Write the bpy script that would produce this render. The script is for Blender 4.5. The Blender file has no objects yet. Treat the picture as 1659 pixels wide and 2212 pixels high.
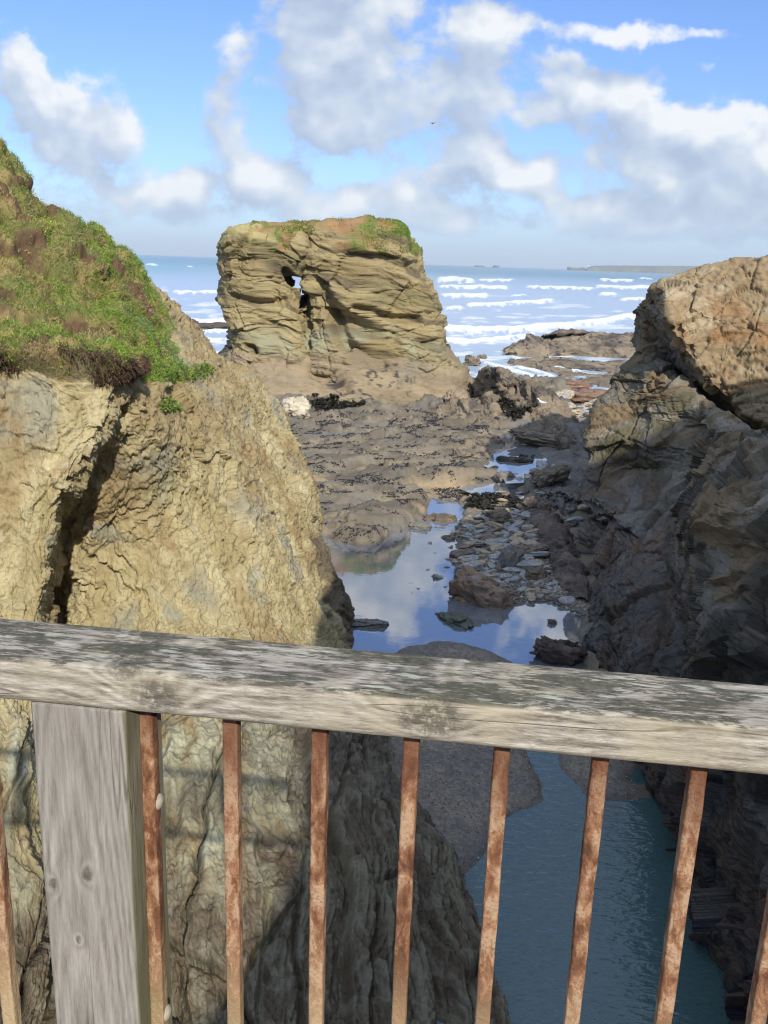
import bpy, math, random
import numpy as np
from mathutils import Matrix, Vector
random.seed(7)
rng = np.random.default_rng(7)
sc = bpy.context.scene
COL = sc.collection

# ------------------------------------------------------------------ camera
H = 10.0
F = 1950.0                      # focal length in units of a 1659 x 2212 frame
CX, CY = 829.5, 1106.0
PITCH = math.atan(539.0 / F)
ROLL = math.radians(1.98)
_f = np.array([0, math.cos(PITCH), -math.sin(PITCH)])
_u0 = np.array([0, math.sin(PITCH), math.cos(PITCH)])
_x0 = np.array([1.0, 0, 0])
RX = _x0 * math.cos(ROLL) + _u0 * math.sin(ROLL)
RU = _u0 * math.cos(ROLL) - _x0 * math.sin(ROLL)
cam_d = bpy.data.cameras.new('camera')
cam = bpy.data.objects.new('camera', cam_d)
COL.objects.link(cam)
cam.matrix_world = Matrix(((RX[0], RU[0], -_f[0], 0), (RX[1], RU[1], -_f[1], 0), (RX[2], RU[2], -_f[2], H), (0, 0, 0, 1)))
cam_d.sensor_fit = 'VERTICAL'
cam_d.angle = 2 * math.atan(1106.0 / F)
cam_d.clip_start = 0.05
cam_d.clip_end = 60000
sc.camera = cam


def ray(px, py):
    return _f + RX * ((px - CX) / F) - RU * ((py - CY) / F)


def P(px, py, Y):
    r = ray(px, py)
    return np.array([0, 0, H]) + r * (Y / r[1])


def G(px, py, z=0.0):
    r = ray(px, py)
    return np.array([0, 0, H]) + r * ((z - H) / r[2])


def proj(p):
    q = p - np.array([0, 0, H])
    d = np.maximum(q @ _f, 1e-3)
    return CX + F * (q @ RX) / d, CY - F * (q @ RU) / d


# ------------------------------------------------------------------ noise
def _hash(ix, iy, iz, seed):
    h = (ix.astype(np.uint32) * np.uint32(374761393) + iy.astype(np.uint32) * np.uint32(668265263)
         + iz.astype(np.uint32) * np.uint32(2147483647 & 0x7feb352d) + np.uint32((seed * 974634541) & 0xffffffff))
    h ^= h >> np.uint32(15)
    h *= np.uint32(2246822519)
    h ^= h >> np.uint32(13)
    h *= np.uint32(3266489917)
    h ^= h >> np.uint32(16)
    return h


def _r(h, k):
    h = h * np.uint32(2654435761 + 2 * k * 40503 & 0xffffffff) + np.uint32(k * 7919 + 17)
    h ^= h >> np.uint32(16)
    h *= np.uint32(2246822519)
    h ^= h >> np.uint32(13)
    return (h & np.uint32(0xffff)).astype(np.float32) / 65535.0


def pn(p, seed=0):
    """gradient noise, about -1..1"""
    p = p.astype(np.float32)
    i = np.floor(p)
    f = p - i
    i = i.astype(np.int32)
    w = f * f * f * (f * (f * 6 - 15) + 10)
    out = np.zeros(len(p), np.float32)
    for c in range(8):
        a, b, d = c & 1, (c >> 1) & 1, (c >> 2) & 1
        h = _hash(i[:, 0] + a, i[:, 1] + b, i[:, 2] + d, seed)
        gx = (h & np.uint32(1023)).astype(np.float32) / 511.5 - 1
        gy = ((h >> np.uint32(10)) & np.uint32(1023)).astype(np.float32) / 511.5 - 1
        gz = ((h >> np.uint32(20)) & np.uint32(1023)).astype(np.float32) / 511.5 - 1
        wt = (w[:, 0] if a else 1 - w[:, 0]) * (w[:, 1] if b else 1 - w[:, 1]) * (w[:, 2] if d else 1 - w[:, 2])
        out += wt * (gx * (f[:, 0] - a) + gy * (f[:, 1] - b) + gz * (f[:, 2] - d))
    return out * 1.3


def fbm(p, o=4, seed=0, lac=2.03, g=0.5):
    s = np.zeros(len(p), np.float32)
    a = 1.0
    for k in range(o):
        s += a * pn(p, seed + k * 13)
        p = p * lac
        a *= g
    return s


def cells(p, seed=0, jit=0.95):
    """nearest and second cell of a jittered lattice"""
    p = p.astype(np.float32)
    i = np.floor(p).astype(np.int32)
    f1 = np.full(len(p), 9.0, np.float32)
    f2 = f1.copy()
    hid = np.zeros(len(p), np.uint32)
    dv = np.zeros((len(p), 3), np.float32)
    for a in (-1, 0, 1):
        for b in (-1, 0, 1):
            for c in (-1, 0, 1):
                jx, jy, jz = i[:, 0] + a, i[:, 1] + b, i[:, 2] + c
                h = _hash(jx, jy, jz, seed)
                d = np.stack([p[:, 0] - jx - 0.5 - jit * (_r(h, 1) - 0.5), p[:, 1] - jy - 0.5 - jit * (_r(h, 2) - 0.5),
                              p[:, 2] - jz - 0.5 - jit * (_r(h, 3) - 0.5)], 1)
                q = (d * d).sum(1)
                m = q < f1
                f2 = np.where(m, f1, np.minimum(f2, q))
                f1 = np.where(m, q, f1)
                hid = np.where(m, h, hid)
                dv[m] = d[m]
    return np.sqrt(f1), np.sqrt(f2), hid, dv


def facet(p, seed=0, tilt=1.0):
    """chipped facets: each cell is a plane of its own height and tilt"""
    f1, f2, h, dv = cells(p, seed)
    g = np.stack([_r(h, 4), _r(h, 5), _r(h, 6)], 1) * 2 - 1
    return (_r(h, 7) - 0.5) + tilt * (g * dv).sum(1), f2 - f1, h


def strata(t, seed=0, soft=0.15):
    """stepped layers along t, random offset each"""
    i = np.floor(t)
    f = t - i
    z = np.zeros_like(i)
    a = _r(_hash(i.astype(np.int32), z.astype(np.int32), z.astype(np.int32), seed), 1)
    b = _r(_hash((i + 1).astype(np.int32), z.astype(np.int32), z.astype(np.int32), seed), 1)
    w = sst(1 - soft, 1.0, f)
    return a * (1 - w) + b * w - 0.5


def sst(a, b, x):
    t = np.clip((x - a) / (b - a), 0, 1)
    return t * t * (3 - 2 * t)


def mix(a, b, t):
    t = np.asarray(t)[..., None] if np.ndim(t) else t
    return np.asarray(a, np.float32) * (1 - t) + np.asarray(b, np.float32) * t


def sd(px, py, poly):
    """signed distance to a polygon, positive inside"""
    poly = np.asarray(poly, np.float64)
    n = len(poly)
    best = np.full(np.shape(px), 1e18)
    ins = np.zeros(np.shape(px), bool)
    for k in range(n):
        x1, y1 = poly[k]
        x2, y2 = poly[(k + 1) % n]
        dx, dy = x2 - x1, y2 - y1
        t = np.clip(((px - x1) * dx + (py - y1) * dy) / (dx * dx + dy * dy + 1e-12), 0, 1)
        best = np.minimum(best, (px - x1 - t * dx) ** 2 + (py - y1 - t * dy) ** 2)
        if y1 != y2:
            ins ^= ((y1 > py) != (y2 > py)) & (px < dx * (py - y1) / dy + x1)
    d = np.sqrt(best)
    return np.where(ins, d, -d)


def sdl(px, py, line):
    """distance to an open polyline"""
    best = np.full(np.shape(px), 1e18)
    for (x1, y1), (x2, y2) in zip(line[:-1], line[1:]):
        dx, dy = x2 - x1, y2 - y1
        t = np.clip(((px - x1) * dx + (py - y1) * dy) / (dx * dx + dy * dy + 1e-12), 0, 1)
        best = np.minimum(best, (px - x1 - t * dx) ** 2 + (py - y1 - t * dy) ** 2)
    return np.sqrt(best)


# ------------------------------------------------------------------ mesh helpers
def new_mesh(name, v, faces, mat=None, col=None, smooth=True):
    """faces: int array n x 3 or n x 4 (or a list of both)"""
    me = bpy.data.meshes.new(name)
    if not isinstance(faces, (list, tuple)):
        faces = [faces]
    v = np.ascontiguousarray(v, np.float32)
    me.vertices.add(len(v))
    me.vertices.foreach_set('co', v.ravel())
    li = np.concatenate([f.ravel() for f in faces]).astype(np.int32)
    tot = np.concatenate([np.full(len(f), f.shape[1], np.int32) for f in faces])
    st = np.concatenate([[0], np.cumsum(tot)[:-1]]).astype(np.int32)
    me.loops.add(len(li))
    me.loops.foreach_set('vertex_index', li)
    me.polygons.add(len(tot))
    me.polygons.foreach_set('loop_start', st)
    me.update(calc_edges=True)
    me.polygons.foreach_set('use_smooth', np.full(len(tot), smooth, bool))
    if col is not None:
        c = np.ones((len(v), 4), np.float32)
        c[:, :col.shape[1]] = col
        a = me.attributes.new('Col', 'FLOAT_COLOR', 'POINT')
        a.data.foreach_set('color', c.ravel())
    if mat:
        me.materials.append(mat)
    me.validate()
    return me


def add(name, me, parent=None, loc=None):
    o = bpy.data.objects.new(name, me)
    COL.objects.link(o)
    if parent is not None:
        o.parent = parent
    if loc is not None:
        o.location = loc
    return o


def tag(o, label=None, cat=None, group=None, kind=None):
    if label:
        o['label'] = label
    if cat:
        o['category'] = cat
    if group:
        o['group'] = group
    if kind:
        o['kind'] = kind
    return o


def grid_faces(nr, nc, off=0, wrap=False):
    r = np.arange(nr - 1)[:, None]
    c = np.arange(nc if wrap else nc - 1)[None, :]
    c2 = (c + 1) % nc
    a = r * nc + c
    return (np.stack([a, r * nc + c2, (r + 1) * nc + c2, (r + 1) * nc + c], -1).reshape(-1, 4) + off)


def _cr(ctrl, counts, ten=0.42):
    """interpolate control points along axis 0"""
    n = len(ctrl)
    out = []
    for k in range(n - 1):
        p0 = ctrl[max(k - 1, 0)]
        p1, p2 = ctrl[k], ctrl[k + 1]
        p3 = ctrl[min(k + 2, n - 1)]
        t = np.linspace(0, 1, counts[k], endpoint=False)
        t = t.reshape((-1,) + (1,) * (ctrl.ndim - 1))
        m1, m2 = (p2 - p0) * ten, (p3 - p1) * ten
        out.append((2 * t**3 - 3 * t**2 + 1) * p1 + (t**3 - 2 * t**2 + t) * m1 + (-2 * t**3 + 3 * t**2) * p2 + (t**3 - t**2) * m2)
    out.append(ctrl[-1:])
    return np.concatenate(out, 0)


def loft(ctrl, res, lo=4, hi=90, ten=0.42):
    """ctrl [R,C,3] control net -> dense [r,c,3] with about `res` samples per view-radian"""
    ctrl = np.asarray(ctrl, np.float64)
    d = ctrl - np.array([0, 0, H])
    dist = np.maximum(np.linalg.norm(d, axis=2), 3.0)

    def seen(c):
        """control points in or near the frame; stretches far outside it get few samples"""
        sh = c.shape[:2]
        px, py = proj(c.reshape(-1, 3))
        m = (px > -350) & (px < 2000) & (py > -300) & (py < 2500) & (c.reshape(-1, 3)[:, 1] > 1)
        return m.reshape(sh)

    def cnt(ax):
        seg = np.linalg.norm(np.diff(ctrl, axis=ax), axis=2)
        vis = seen(ctrl)
        vis = np.logical_or(np.take(vis, range(0, ctrl.shape[ax] - 1), ax), np.take(vis, range(1, ctrl.shape[ax]), ax))
        seg = np.where(vis, seg, seg * 0.12)
        dd = np.minimum(np.take(dist, range(0, ctrl.shape[ax] - 1), ax), np.take(dist, range(1, ctrl.shape[ax]), ax))
        s = np.max(seg / dd, axis=1 - ax)
        return [int(np.clip(x * res, lo, hi)) for x in s]
    ctrl = _cr(ctrl, cnt(0), ten)
    # columns
    d2 = np.swapaxes(ctrl, 0, 1)
    seg = np.linalg.norm(np.diff(d2, axis=0), axis=2)
    vis = seen(d2)
    seg = np.where(vis[:-1] | vis[1:], seg, seg * 0.12)
    dd = np.maximum(np.linalg.norm(d2 - np.array([0, 0, H]), axis=2), 3.0)
    s = np.percentile(seg / np.minimum(dd[:-1], dd[1:]), 92, axis=1)
    return np.swapaxes(_cr(d2, [int(np.clip(x * res, lo, hi)) for x in s], ten), 0, 1)


def normals(g):
    du = np.gradient(g, axis=1)
    dv = np.gradient(g, axis=0)
    n = np.cross(du, dv)
    return n / (np.linalg.norm(n, axis=2, keepdims=True) + 1e-9)


def frame(dip_az, dip, roll=0.0):
    """rows = axes of a bedding frame (third = bedding normal)"""
    e = (Matrix.Rotation(dip_az, 3, 'Z') @ Matrix.Rotation(dip, 3, 'Y') @ Matrix.Rotation(roll, 3, 'Z'))
    return np.array(e.transposed())


# ------------------------------------------------------------------ material helpers
class NT:
    def __init__(s, tree):
        s.t = tree
        s.n = tree.nodes
        s.l = tree.links

    def node(s, typ, **kw):
        n = s.n.new(typ)
        for k, v in kw.items():
            setattr(n, k, v)
        return n

    def set(s, sock, v):
        if hasattr(v, 'is_linked') or isinstance(v, bpy.types.NodeSocket):
            s.l.new(v, sock)
        else:
            sock.default_value = v

    def math(s, op, a, b=None, c=None, clamp=False):
        n = s.node('ShaderNodeMath', operation=op, use_clamp=clamp)
        for i, v in enumerate((a, b, c)):
            if v is not None:
                s.set(n.inputs[i], v)
        return n.outputs[0]

    def vmath(s, op, a, b=None):
        n = s.node('ShaderNodeVectorMath', operation=op)
        s.set(n.inputs[0], a)
        if b is not None:
            s.set(n.inputs[3] if op == 'SCALE' else n.inputs[1], b)
        return n.outputs['Value'] if op in ('LENGTH', 'DOT_PRODUCT', 'DISTANCE') else n.outputs[0]

    def noise(s, vec, scale, detail=4, rough=0.55, dist=0.0):
        n = s.node('ShaderNodeTexNoise')
        s.set(n.inputs['Vector'], vec)
        n.inputs['Scale'].default_value = scale
        n.inputs['Detail'].default_value = detail
        n.inputs['Roughness'].default_value = rough
        n.inputs['Distortion'].default_value = dist
        return n.outputs['Fac']

    def voro(s, vec, scale, feature='F1', out='Distance'):
        n = s.node('ShaderNodeTexVoronoi', feature=feature)
        s.set(n.inputs['Vector'], vec)
        n.inputs['Scale'].default_value = scale
        return n.outputs[out]

    def mapping(s, vec, rot=(0, 0, 0), scale=(1, 1, 1), loc=(0, 0, 0)):
        n = s.node('ShaderNodeMapping')
        s.set(n.inputs[0], vec)
        n.inputs['Location'].default_value = loc
        n.inputs['Rotation'].default_value = rot
        n.inputs['Scale'].default_value = scale
        return n.outputs[0]

    def ramp(s, fac, stops, interp='LINEAR'):
        n = s.node('ShaderNodeValToRGB')
        s.set(n.inputs[0], fac)
        cr = n.color_ramp
        cr.interpolation = interp
        while len(cr.elements) < len(stops):
            cr.elements.new(0.5)
        for e, (p, c) in zip(cr.elements, stops):
            e.position = p
            e.color = (c, c, c, 1) if not hasattr(c, '__len__') else tuple(c) + (1,)
        return n.outputs[0]

    def mixc(s, fac, a, b, mode='MIX'):
        n = s.node('ShaderNodeMix', data_type='RGBA', blend_type=mode)
        s.set(n.inputs[0], fac)
        for sock, v in ((n.inputs[6], a), (n.inputs[7], b)):
            if isinstance(v, (tuple, list)):
                v = tuple(v) + (1,) if len(v) == 3 else v
            s.set(sock, v)
        return n.outputs[2]

    def range(s, v, a, b, c=0.0, d=1.0, smooth=False):
        n = s.node('ShaderNodeMapRange')
        if smooth:
            n.interpolation_type = 'SMOOTHSTEP'
        for i, x in enumerate((v, a, b, c, d)):
            s.set(n.inputs[i], x)
        return n.outputs[0]

    def bump(s, height, strength=0.5, dist=0.05, normal=None):
        n = s.node('ShaderNodeBump')
        s.set(n.inputs['Strength'], strength)
        n.inputs['Distance'].default_value = dist
        s.set(n.inputs['Height'], height)
        if normal is not None:
            s.set(n.inputs['Normal'], normal)
        return n.outputs[0]


def material(name):
    m = bpy.data.materials.new(name)
    m.use_nodes = True
    t = NT(m.node_tree)
    b = m.node_tree.nodes['Principled BSDF']
    b.inputs['Specular IOR Level'].default_value = 0.3
    return m, t, b


def geo_pos(t):
    return t.node('ShaderNodeNewGeometry').outputs['Position']


def rock_material(name, scale=1.0, rot=(0, 0, 0), stretch=(1, 1, 1), bump=0.5, dist=0.05, var=0.5, crack=0.25, obj=False):
    """surface whose base colour comes from the mesh, broken up by grain, flakes and bump; alpha carries the roughness"""
    m, t, b = material(name)
    at = t.node('ShaderNodeAttribute', attribute_name='Col')
    pos = t.node('ShaderNodeTexCoord').outputs['Object']
    v = t.mapping(pos, rot, tuple(s * scale for s in stretch))
    n1 = t.noise(v, 2.3, 6, 0.62, 0.4)
    n2 = t.noise(v, 11.0, 5, 0.7)
    vo = t.voro(v, 6.0)
    vc = t.voro(v, 4.0, 'DISTANCE_TO_EDGE')
    k = t.math('MULTIPLY_ADD', n1, var * 1.2, 1 - var * 0.6)
    k = t.math('MULTIPLY', k, t.math('MULTIPLY_ADD', n2, var * 1.0, 1 - var * 0.5))
    g = t.node('ShaderNodeCombineColor')
    for i in range(3):
        t.l.new(k, g.inputs[i])
    c = t.mixc(1.0, at.outputs['Color'], g.outputs[0], 'MULTIPLY')
    t.l.new(c, b.inputs['Base Color'])
    t.l.new(at.outputs['Alpha'], b.inputs['Roughness'])
    hgt = t.math('ADD', t.math('MULTIPLY', n1, 1.0), t.math('MULTIPLY', n2, 0.5))
    hgt = t.math('ADD', hgt, t.math('MULTIPLY', vo, 0.35))
    hgt = t.math('ADD', hgt, t.math('MULTIPLY', t.math('MINIMUM', vc, 0.12), crack * 8))
    t.l.new(t.bump(hgt, bump, dist), b.inputs['Normal'])
    return m
# ------------------------------------------------------------------ rock surfaces
M_CLIFF = rock_material('slate_cliff', 1.0, (0.0, 0.15, 0.0), (2.2, 2.2, 0.8), 0.55, 0.05, 0.55)
M_DARK = rock_material('dark_slate', 1.0, (0.3, 0.5, 0.0), (1.0, 1.0, 2.2), 0.55, 0.05, 0.6)
M_STACK = rock_material('bedded_slate', 1.0, (0.0, 0.12, 0.0), (0.6, 0.6, 1.8), 0.6, 0.10, 0.5)
M_GROUND = rock_material('shore_rock', 1.0, (0, 0, 0.4), (0.8, 2.0, 1.5), 0.5, 0.05, 0.5)

S = 1.09


# ---- left cliff: columns from the near left to the outline, each from skyline to foot
def left_cliff():
    cols = [
        # skyline, upper slope, turf edge, rock, rock, rail, below rail, low, lowest in frame
        [(-420, 60, 19), (-420, 430, 15.5), (-420, 700, 12.2), (-420, 900, 12), (-420, 1150, 11.6), (-420, 1340, 11), (-420, 1600, 9.6), (-420, 1900, 8.4), (-420, 2212, 7.4)],
        [(0, 318, 20.5), (0, 560, 17), (0, 740, 13.6), (0, 900, 13.3), (0, 1150, 12.8), (0, 1340, 12.2), (0, 1600, 10.6), (0, 1900, 9.1), (0, 2212, 7.9)],
        [(95, 432, 20.5), (110, 620, 17.3), (115, 768, 13.8), (110, 900, 13.4), (70, 1120, 12.9), (45, 1340, 12.3), (60, 1600, 10.8), (60, 1900, 9.2), (70, 2212, 8.0)],
        [(190, 492, 21), (210, 655, 17.6), (245, 790, 14.2), (238, 905, 13.8), (140, 1095, 13.3), (92, 1340, 12.6), (100, 1600, 11.1), (100, 1900, 9.4), (140, 2212, 8.2)],
        [(225, 525, 21.3), (250, 690, 18), (262, 805, 14.8), (246, 925, 14.7), (150, 1108, 15.8), (98, 1342, 16.2), (112, 1600, 12.2), (110, 1900, 9.9), (155, 2212, 8.4)],
        [(262, 556, 21.6), (300, 718, 18.5), (318, 822, 15.8), (318, 930, 15.3), (215, 1130, 15.8), (165, 1345, 15.9), (200, 1600, 12.3), (200, 1900, 10), (230, 2212, 8.5)],
        [(320, 612, 22.2), (345, 745, 19.3), (375, 835, 17.2), (400, 960, 16.8), (350, 1150, 16.3), (330, 1345, 15.2), (345, 1590, 12.4), (355, 1900, 10), (370, 2212, 8.55)],
        [(400, 702, 23.2), (425, 785, 20.8), (450, 862, 19), (480, 960, 18.2), (465, 1150, 17.1), (465, 1360, 15.8), (485, 1590, 12.7), (505, 1900, 10.1), (520, 2212, 8.6)],
        [(462, 772, 24.2), (494, 832, 22.3), (520, 905, 20.8), (555, 1000, 19.7), (570, 1150, 18.4), (590, 1370, 16.8), (625, 1600, 13.2), (680, 1900, 10.3), (690, 2212, 8.7)],
        [(548, 828, 25), (566, 880, 23.8), (582, 950, 22.6), (618, 1040, 21.3), (635, 1170, 20), (690, 1385, 18.2), (755, 1610, 14), (840, 1900, 10.7), (900, 2212, 8.9)],
    ]
    out = [(604, 895), (622, 940), (646, 998), (668, 1075), (680, 1162), (0, 0), (0, 0), (0, 0), (0, 0)]
    dep = [25.8, 25, 24.2, 23.2, 22.4]
    k = [P(px, py, d * S) for (px, py), d in zip(out[:5], dep)]
    k += [G(760, 1385, 0.05), G(858, 1600, 0.2), G(1010, 1900, 0.25), G(1145, 2200, 0.25)]
    C = [[P(*c[:2], c[2] * S) for c in col] for col in cols] + [k]
    L, M = [], []
    for i, p in enumerate(k):
        if i < 5:
            L.append(p + np.array([-0.9, 3.2, -0.4 - 0.25 * i]))
            M.append(p + np.array([-12.0, 8.0, -0.6 - 0.6 * i]))
        else:
            L.append(p + np.array([0.25, 0.3 if i > 5 else 1.2, -1.2]))
            M.append(p + np.array([-3.0, 0.8 if i > 5 else 6.0, -2.4]))
    C += [L, M]
    nets = []
    for j, col in enumerate(C):
        sky = col[0]
        top = [sky + np.array([-7, 13, -14.0]), sky + np.array([-2.2, 4.5, -1.6 if j < 8 else -2.5])]
        foot = col[-1]
        low = [foot + np.array([0.3, -1.4, -max(foot[2], 0) * 0.25]), foot + np.array([0.8, -4.0, -max(foot[2], 0) * 0.6])]
        nets.append(top + col + low)
    ctrl = np.swapaxes(np.array(nets), 0, 1)
    g = loft(ctrl, 720, 4, 110, 0.32)
    print('left', g.shape)
    nr, nc = g.shape[:2]
    n = normals(g)
    p = g.reshape(-1, 3)
    n = n.reshape(-1, 3)
    # make the normals look outwards (towards the gully and the camera)
    if (n * (np.array([2.0, 2.0, 9.0]) - p)).sum(1).mean() < 0:
        n = -n
    px, py = proj(p)
    grass = sd(px, py, [(-900, -200), (0, 250), (150, 420), (290, 570), (318, 640), (352, 700), (372, 770), (400, 815), (345, 824), (300, 795),
                        (262, 806), (205, 806), (130, 796), (50, 782), (-60, 765), (-500, 690)])
    q0 = p
    # flaky, steep foliation on the left and below, blocky further right
    fr = frame(0.35, 1.35, 0.0)
    q = q0 @ fr.T
    warp = np.stack([fbm(q0 * 0.6, 3, 5), fbm(q0 * 0.6, 3, 6), fbm(q0 * 0.6, 3, 7)], 1)
    right = sst(280, 480, px) * sst(1550, 1350, py)
    below = sst(1450, 1620, py)
    d = 0.26 * fbm(q0 * 0.36, 4, 1)
    s = (q + warp * 0.35)
    f1, e1, h1 = facet(s * np.array([0.55, 1.1, 1.4]), 11, 1.1)
    f2, e2, h2 = facet(s * np.array([1.3, 2.6, 3.6]), 12, 1.2)
    f3, e3, h3 = facet(s * np.array([3.2, 6.5, 9.0]) + warp * 2, 13, 1.2)
    f4, e4, h4 = facet(q0 * np.array([1.5, 1.5, 1.1]) + warp * 0.8, 14, 1.1)
    f5, e5, h5 = facet(q0 * np.array([4.2, 4.2, 2.6]) + warp, 15, 1.2)
    st = strata((q[:, 2] + 0.5 * warp[:, 0]) * 2.3, 3)
    st2 = strata((q[:, 2] + 0.5 * warp[:, 0]) * 7.5, 4)
    flaky = (1 - right) * (1 - 0.85 * below)
    # below the rail the rock stands in long slabs that follow the fall of the cliff
    low_rows = slice(int(nr * 0.62), nr)
    Ucol = np.concatenate([[0], np.cumsum(np.median(np.linalg.norm(np.diff(g, axis=1), axis=2)[low_rows], axis=0))])
    U = np.tile(Ucol, nr) + 0.25 * warp[:, 0]
    V = np.repeat(np.concatenate([[0], np.cumsum(np.median(np.linalg.norm(np.diff(g, axis=0), axis=2), axis=1))]), nc)
    uvb = np.stack([U, V, 0 * U], 1)
    tcol = U * 0.85 + 0.35 * fbm(uvb * np.array([0.6, 0.18, 1]), 3, 71)
    slab = 0.52 * strata(tcol, 72, 0.07) + 0.17 * strata(tcol * 3.1 + 0.4 * fbm(uvb * np.array([1.5, 0.4, 1]), 2, 73), 74, 0.2)
    fb, eb, hb = facet(uvb * np.array([0.8, 0.30, 1]) + np.array([0, 0, 0.5]), 75, 0.7)
    fc, ec, hc = facet(uvb * np.array([3.4, 1.1, 1]) + np.array([0, 0, 0.5]), 76, 0.8)
    slab = slab + 0.22 * fb + 0.04 * fc - 0.10 * sst(0.05, 0, eb) - 0.035 * sst(0.06, 0, ec)
    slab = slab + 0.06 * fbm(uvb * np.array([8, 0.7, 1]), 4, 77)
    uvw = uvb + 0.22 * warp
    g1, ge1, gh1 = facet(uvw * np.array([1.5, 0.45, 1]) + np.array([0, 0, 0.5]), 81, 1.2)
    g2, ge2, gh2 = facet(uvw * np.array([3.8, 1.0, 1]) + np.array([0, 0, 0.5]), 82, 1.3)
    g3, ge3, gh3 = facet(uvw * np.array([9.0, 2.4, 1]) + np.array([0, 0, 0.5]), 83, 1.3)
    k0, ke0, kh0 = facet(p * np.array([0.34, 0.34, 0.28]) + 0.5 * warp, 86, 1.1)
    k1, ke1, kh1 = facet(p * np.array([8.0, 8.0, 5.0]) + warp, 87, 1.2)
    k2, ke2, kh2 = facet(p * np.array([17.0, 17.0, 10.0]) + warp, 88, 1.2)
    chips = 0.028 * k1 + 0.013 * k2
    d += (1 - below) * (0.16 * k0 + chips)
    d += flaky * (0.085 * g1 + 0.07 * g2 + 0.045 * g3 + 0.015 * fbm(uvb * np.array([10, 1.6, 1]), 4, 84))
    d += right * (0.07 * f4 + 0.045 * f5 + 0.028 * g3 + 0.02 * g2 + 0.03 * g1 + 0.01 * fbm(uvb * np.array([6, 1.6, 1]), 4, 85))
    d += below * slab
    d += 0.05 * fbm(q0 * 5, 4, 21) + 0.03 * fbm(s * np.array([6, 14, 20.0]), 3, 22)
    # the slope above is hummocky soil and cushions rather than rock
    gm = sst(-14, 10, grass + 9 * fbm(p * 1.3, 3, 31))
    c1, c2_, hh, _ = cells(p * 1.6 + warp * 0.5, 41)
    c5, _c6, _h6, _ = cells(p * 0.75 + warp * 0.6, 43)
    c3, c4_, hh3, _ = cells(p * 3.4 + warp * 0.6, 42)
    hum = 0.34 * np.sqrt(np.clip(1 - c1 * c1 * 1.5, 0, 1)) + 0.40 * np.sqrt(np.clip(1 - c5 * c5 * 1.5, 0, 1)) - 0.26 + 0.17 * np.sqrt(np.clip(1 - c3 * c3 * 1.5, 0, 1)) + 0.22 * fbm(p * 0.8, 3, 44)
    d = d * (1 - gm) + (hum - 0.40) * gm
    # turf lip
    d += 0.22 * sst(14, 0, np.abs(grass - 4)) * sst(330, 250, px) + gm * 0.08 * fbm(p * 4.5, 4, 45)
    p2 = p + n * d[:, None]
    # colours
    ochre = np.array([0.30, 0.243, 0.125])
    pale = np.array([0.415, 0.36, 0.215])
    brown = np.array([0.25, 0.18, 0.088])
    olive = np.array([0.27, 0.235, 0.12])
    grey = np.array([0.25, 0.255, 0.21])
    rnd = _r(h2, 9)
    c = mix(ochre, pale, np.clip(0.5 + 0.8 * fbm(s * np.array([0.5, 1.5, 2.5]), 4, 51) + 0.45 * (rnd - 0.5), 0, 1))
    c = mix(c, np.array([0.23, 0.225, 0.18]), 0.75 * sst(0.15, 0.5, fbm(p * np.array([0.5, 0.5, 0.3]) + 17, 4, 65)))
    c = mix(c, brown, 0.85 * sst(0.02, 0.55, fbm(p * np.array([0.7, 0.7, 0.35]), 4, 52) + 0.3 * (_r(h3, 8) - 0.5)))
    c = mix(c, olive, 0.6 * sst(0.2, 0.6, fbm(p * np.array([1.4, 1.4, 0.6]), 4, 53)))
    c = mix(c, grey, 0.7 * sst(0.35, 0.7, fbm(p * np.array([0.9, 0.9, 0.9]) + 7, 4, 54)))
    c = mix(c, np.array([0.34, 0.13, 0.05]), 0.55 * sst(0.62, 0.9, fbm(p * 1.7 + 3, 3, 55)))
    # soil strip beside the turf
    soil = sst(60, 6, np.abs(sd(px, py, [(330, 640), (400, 720), (440, 800), (520, 850), (430, 940), (330, 900), (300, 820)])) + 20 * fbm(p * 1.5, 3, 56))
    c = mix(c, np.array([0.25, 0.185, 0.095]), 0.55 * soil * (1 - gm))
    # tidal zone below: dark brown and grey with pale streaks, darkened and raised rightwards for shade
    tz = sst(2.6, 1.2, p2[:, 2] + 0.9 * fbm(p * np.array([0.8, 0.8, 0.4]), 3, 57) - 2.0 * sst(600, 760, px) - 0.8 * sst(1850, 2050, py)) * sst(1330, 1560, py)
    low = mix(np.array([0.065, 0.047, 0.031]), np.array([0.135, 0.12, 0.088]), sst(-0.1, 0.4, fbm(s * np.array([0.6, 3, 5.0]), 4, 58)))
    c = mix(c, low, 0.9 * tz)
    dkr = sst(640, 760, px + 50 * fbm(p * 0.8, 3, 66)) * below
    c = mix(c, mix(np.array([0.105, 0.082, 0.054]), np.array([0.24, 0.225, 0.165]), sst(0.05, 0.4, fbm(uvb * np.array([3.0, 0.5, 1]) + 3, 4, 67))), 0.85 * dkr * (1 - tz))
    c = mix(c, c * 0.9, below * (1 - tz))
    c = mix(c, np.array([0.36, 0.36, 0.26]), 0.8 * below * (1 - dkr) * (1 - tz) * sst(-0.15, 0.3, fbm(uvb * np.array([2.6, 0.35, 1]), 4, 59)))
    c = mix(c, np.array([0.07, 0.062, 0.04]), 0.8 * below * np.maximum(sst(0.035, 0.0, eb), 0.6 * sst(0.04, 0, ec)))
    c = mix(c, np.array([0.17, 0.155, 0.10]), 0.75 * below * sst(0.05, 0.4, fbm(uvb * np.array([4.5, 0.5, 1]) + 6, 4, 63)))
    foot = sst(-6, 8, px - 664 - (py - 1165) * 0.40 + 12 * fbm(p * 1.5, 3, 64)) * sst(1140, 1170, py) * sst(1600, 1450, py)  # shaded side of the foot, painted in as a dark brown band
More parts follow.
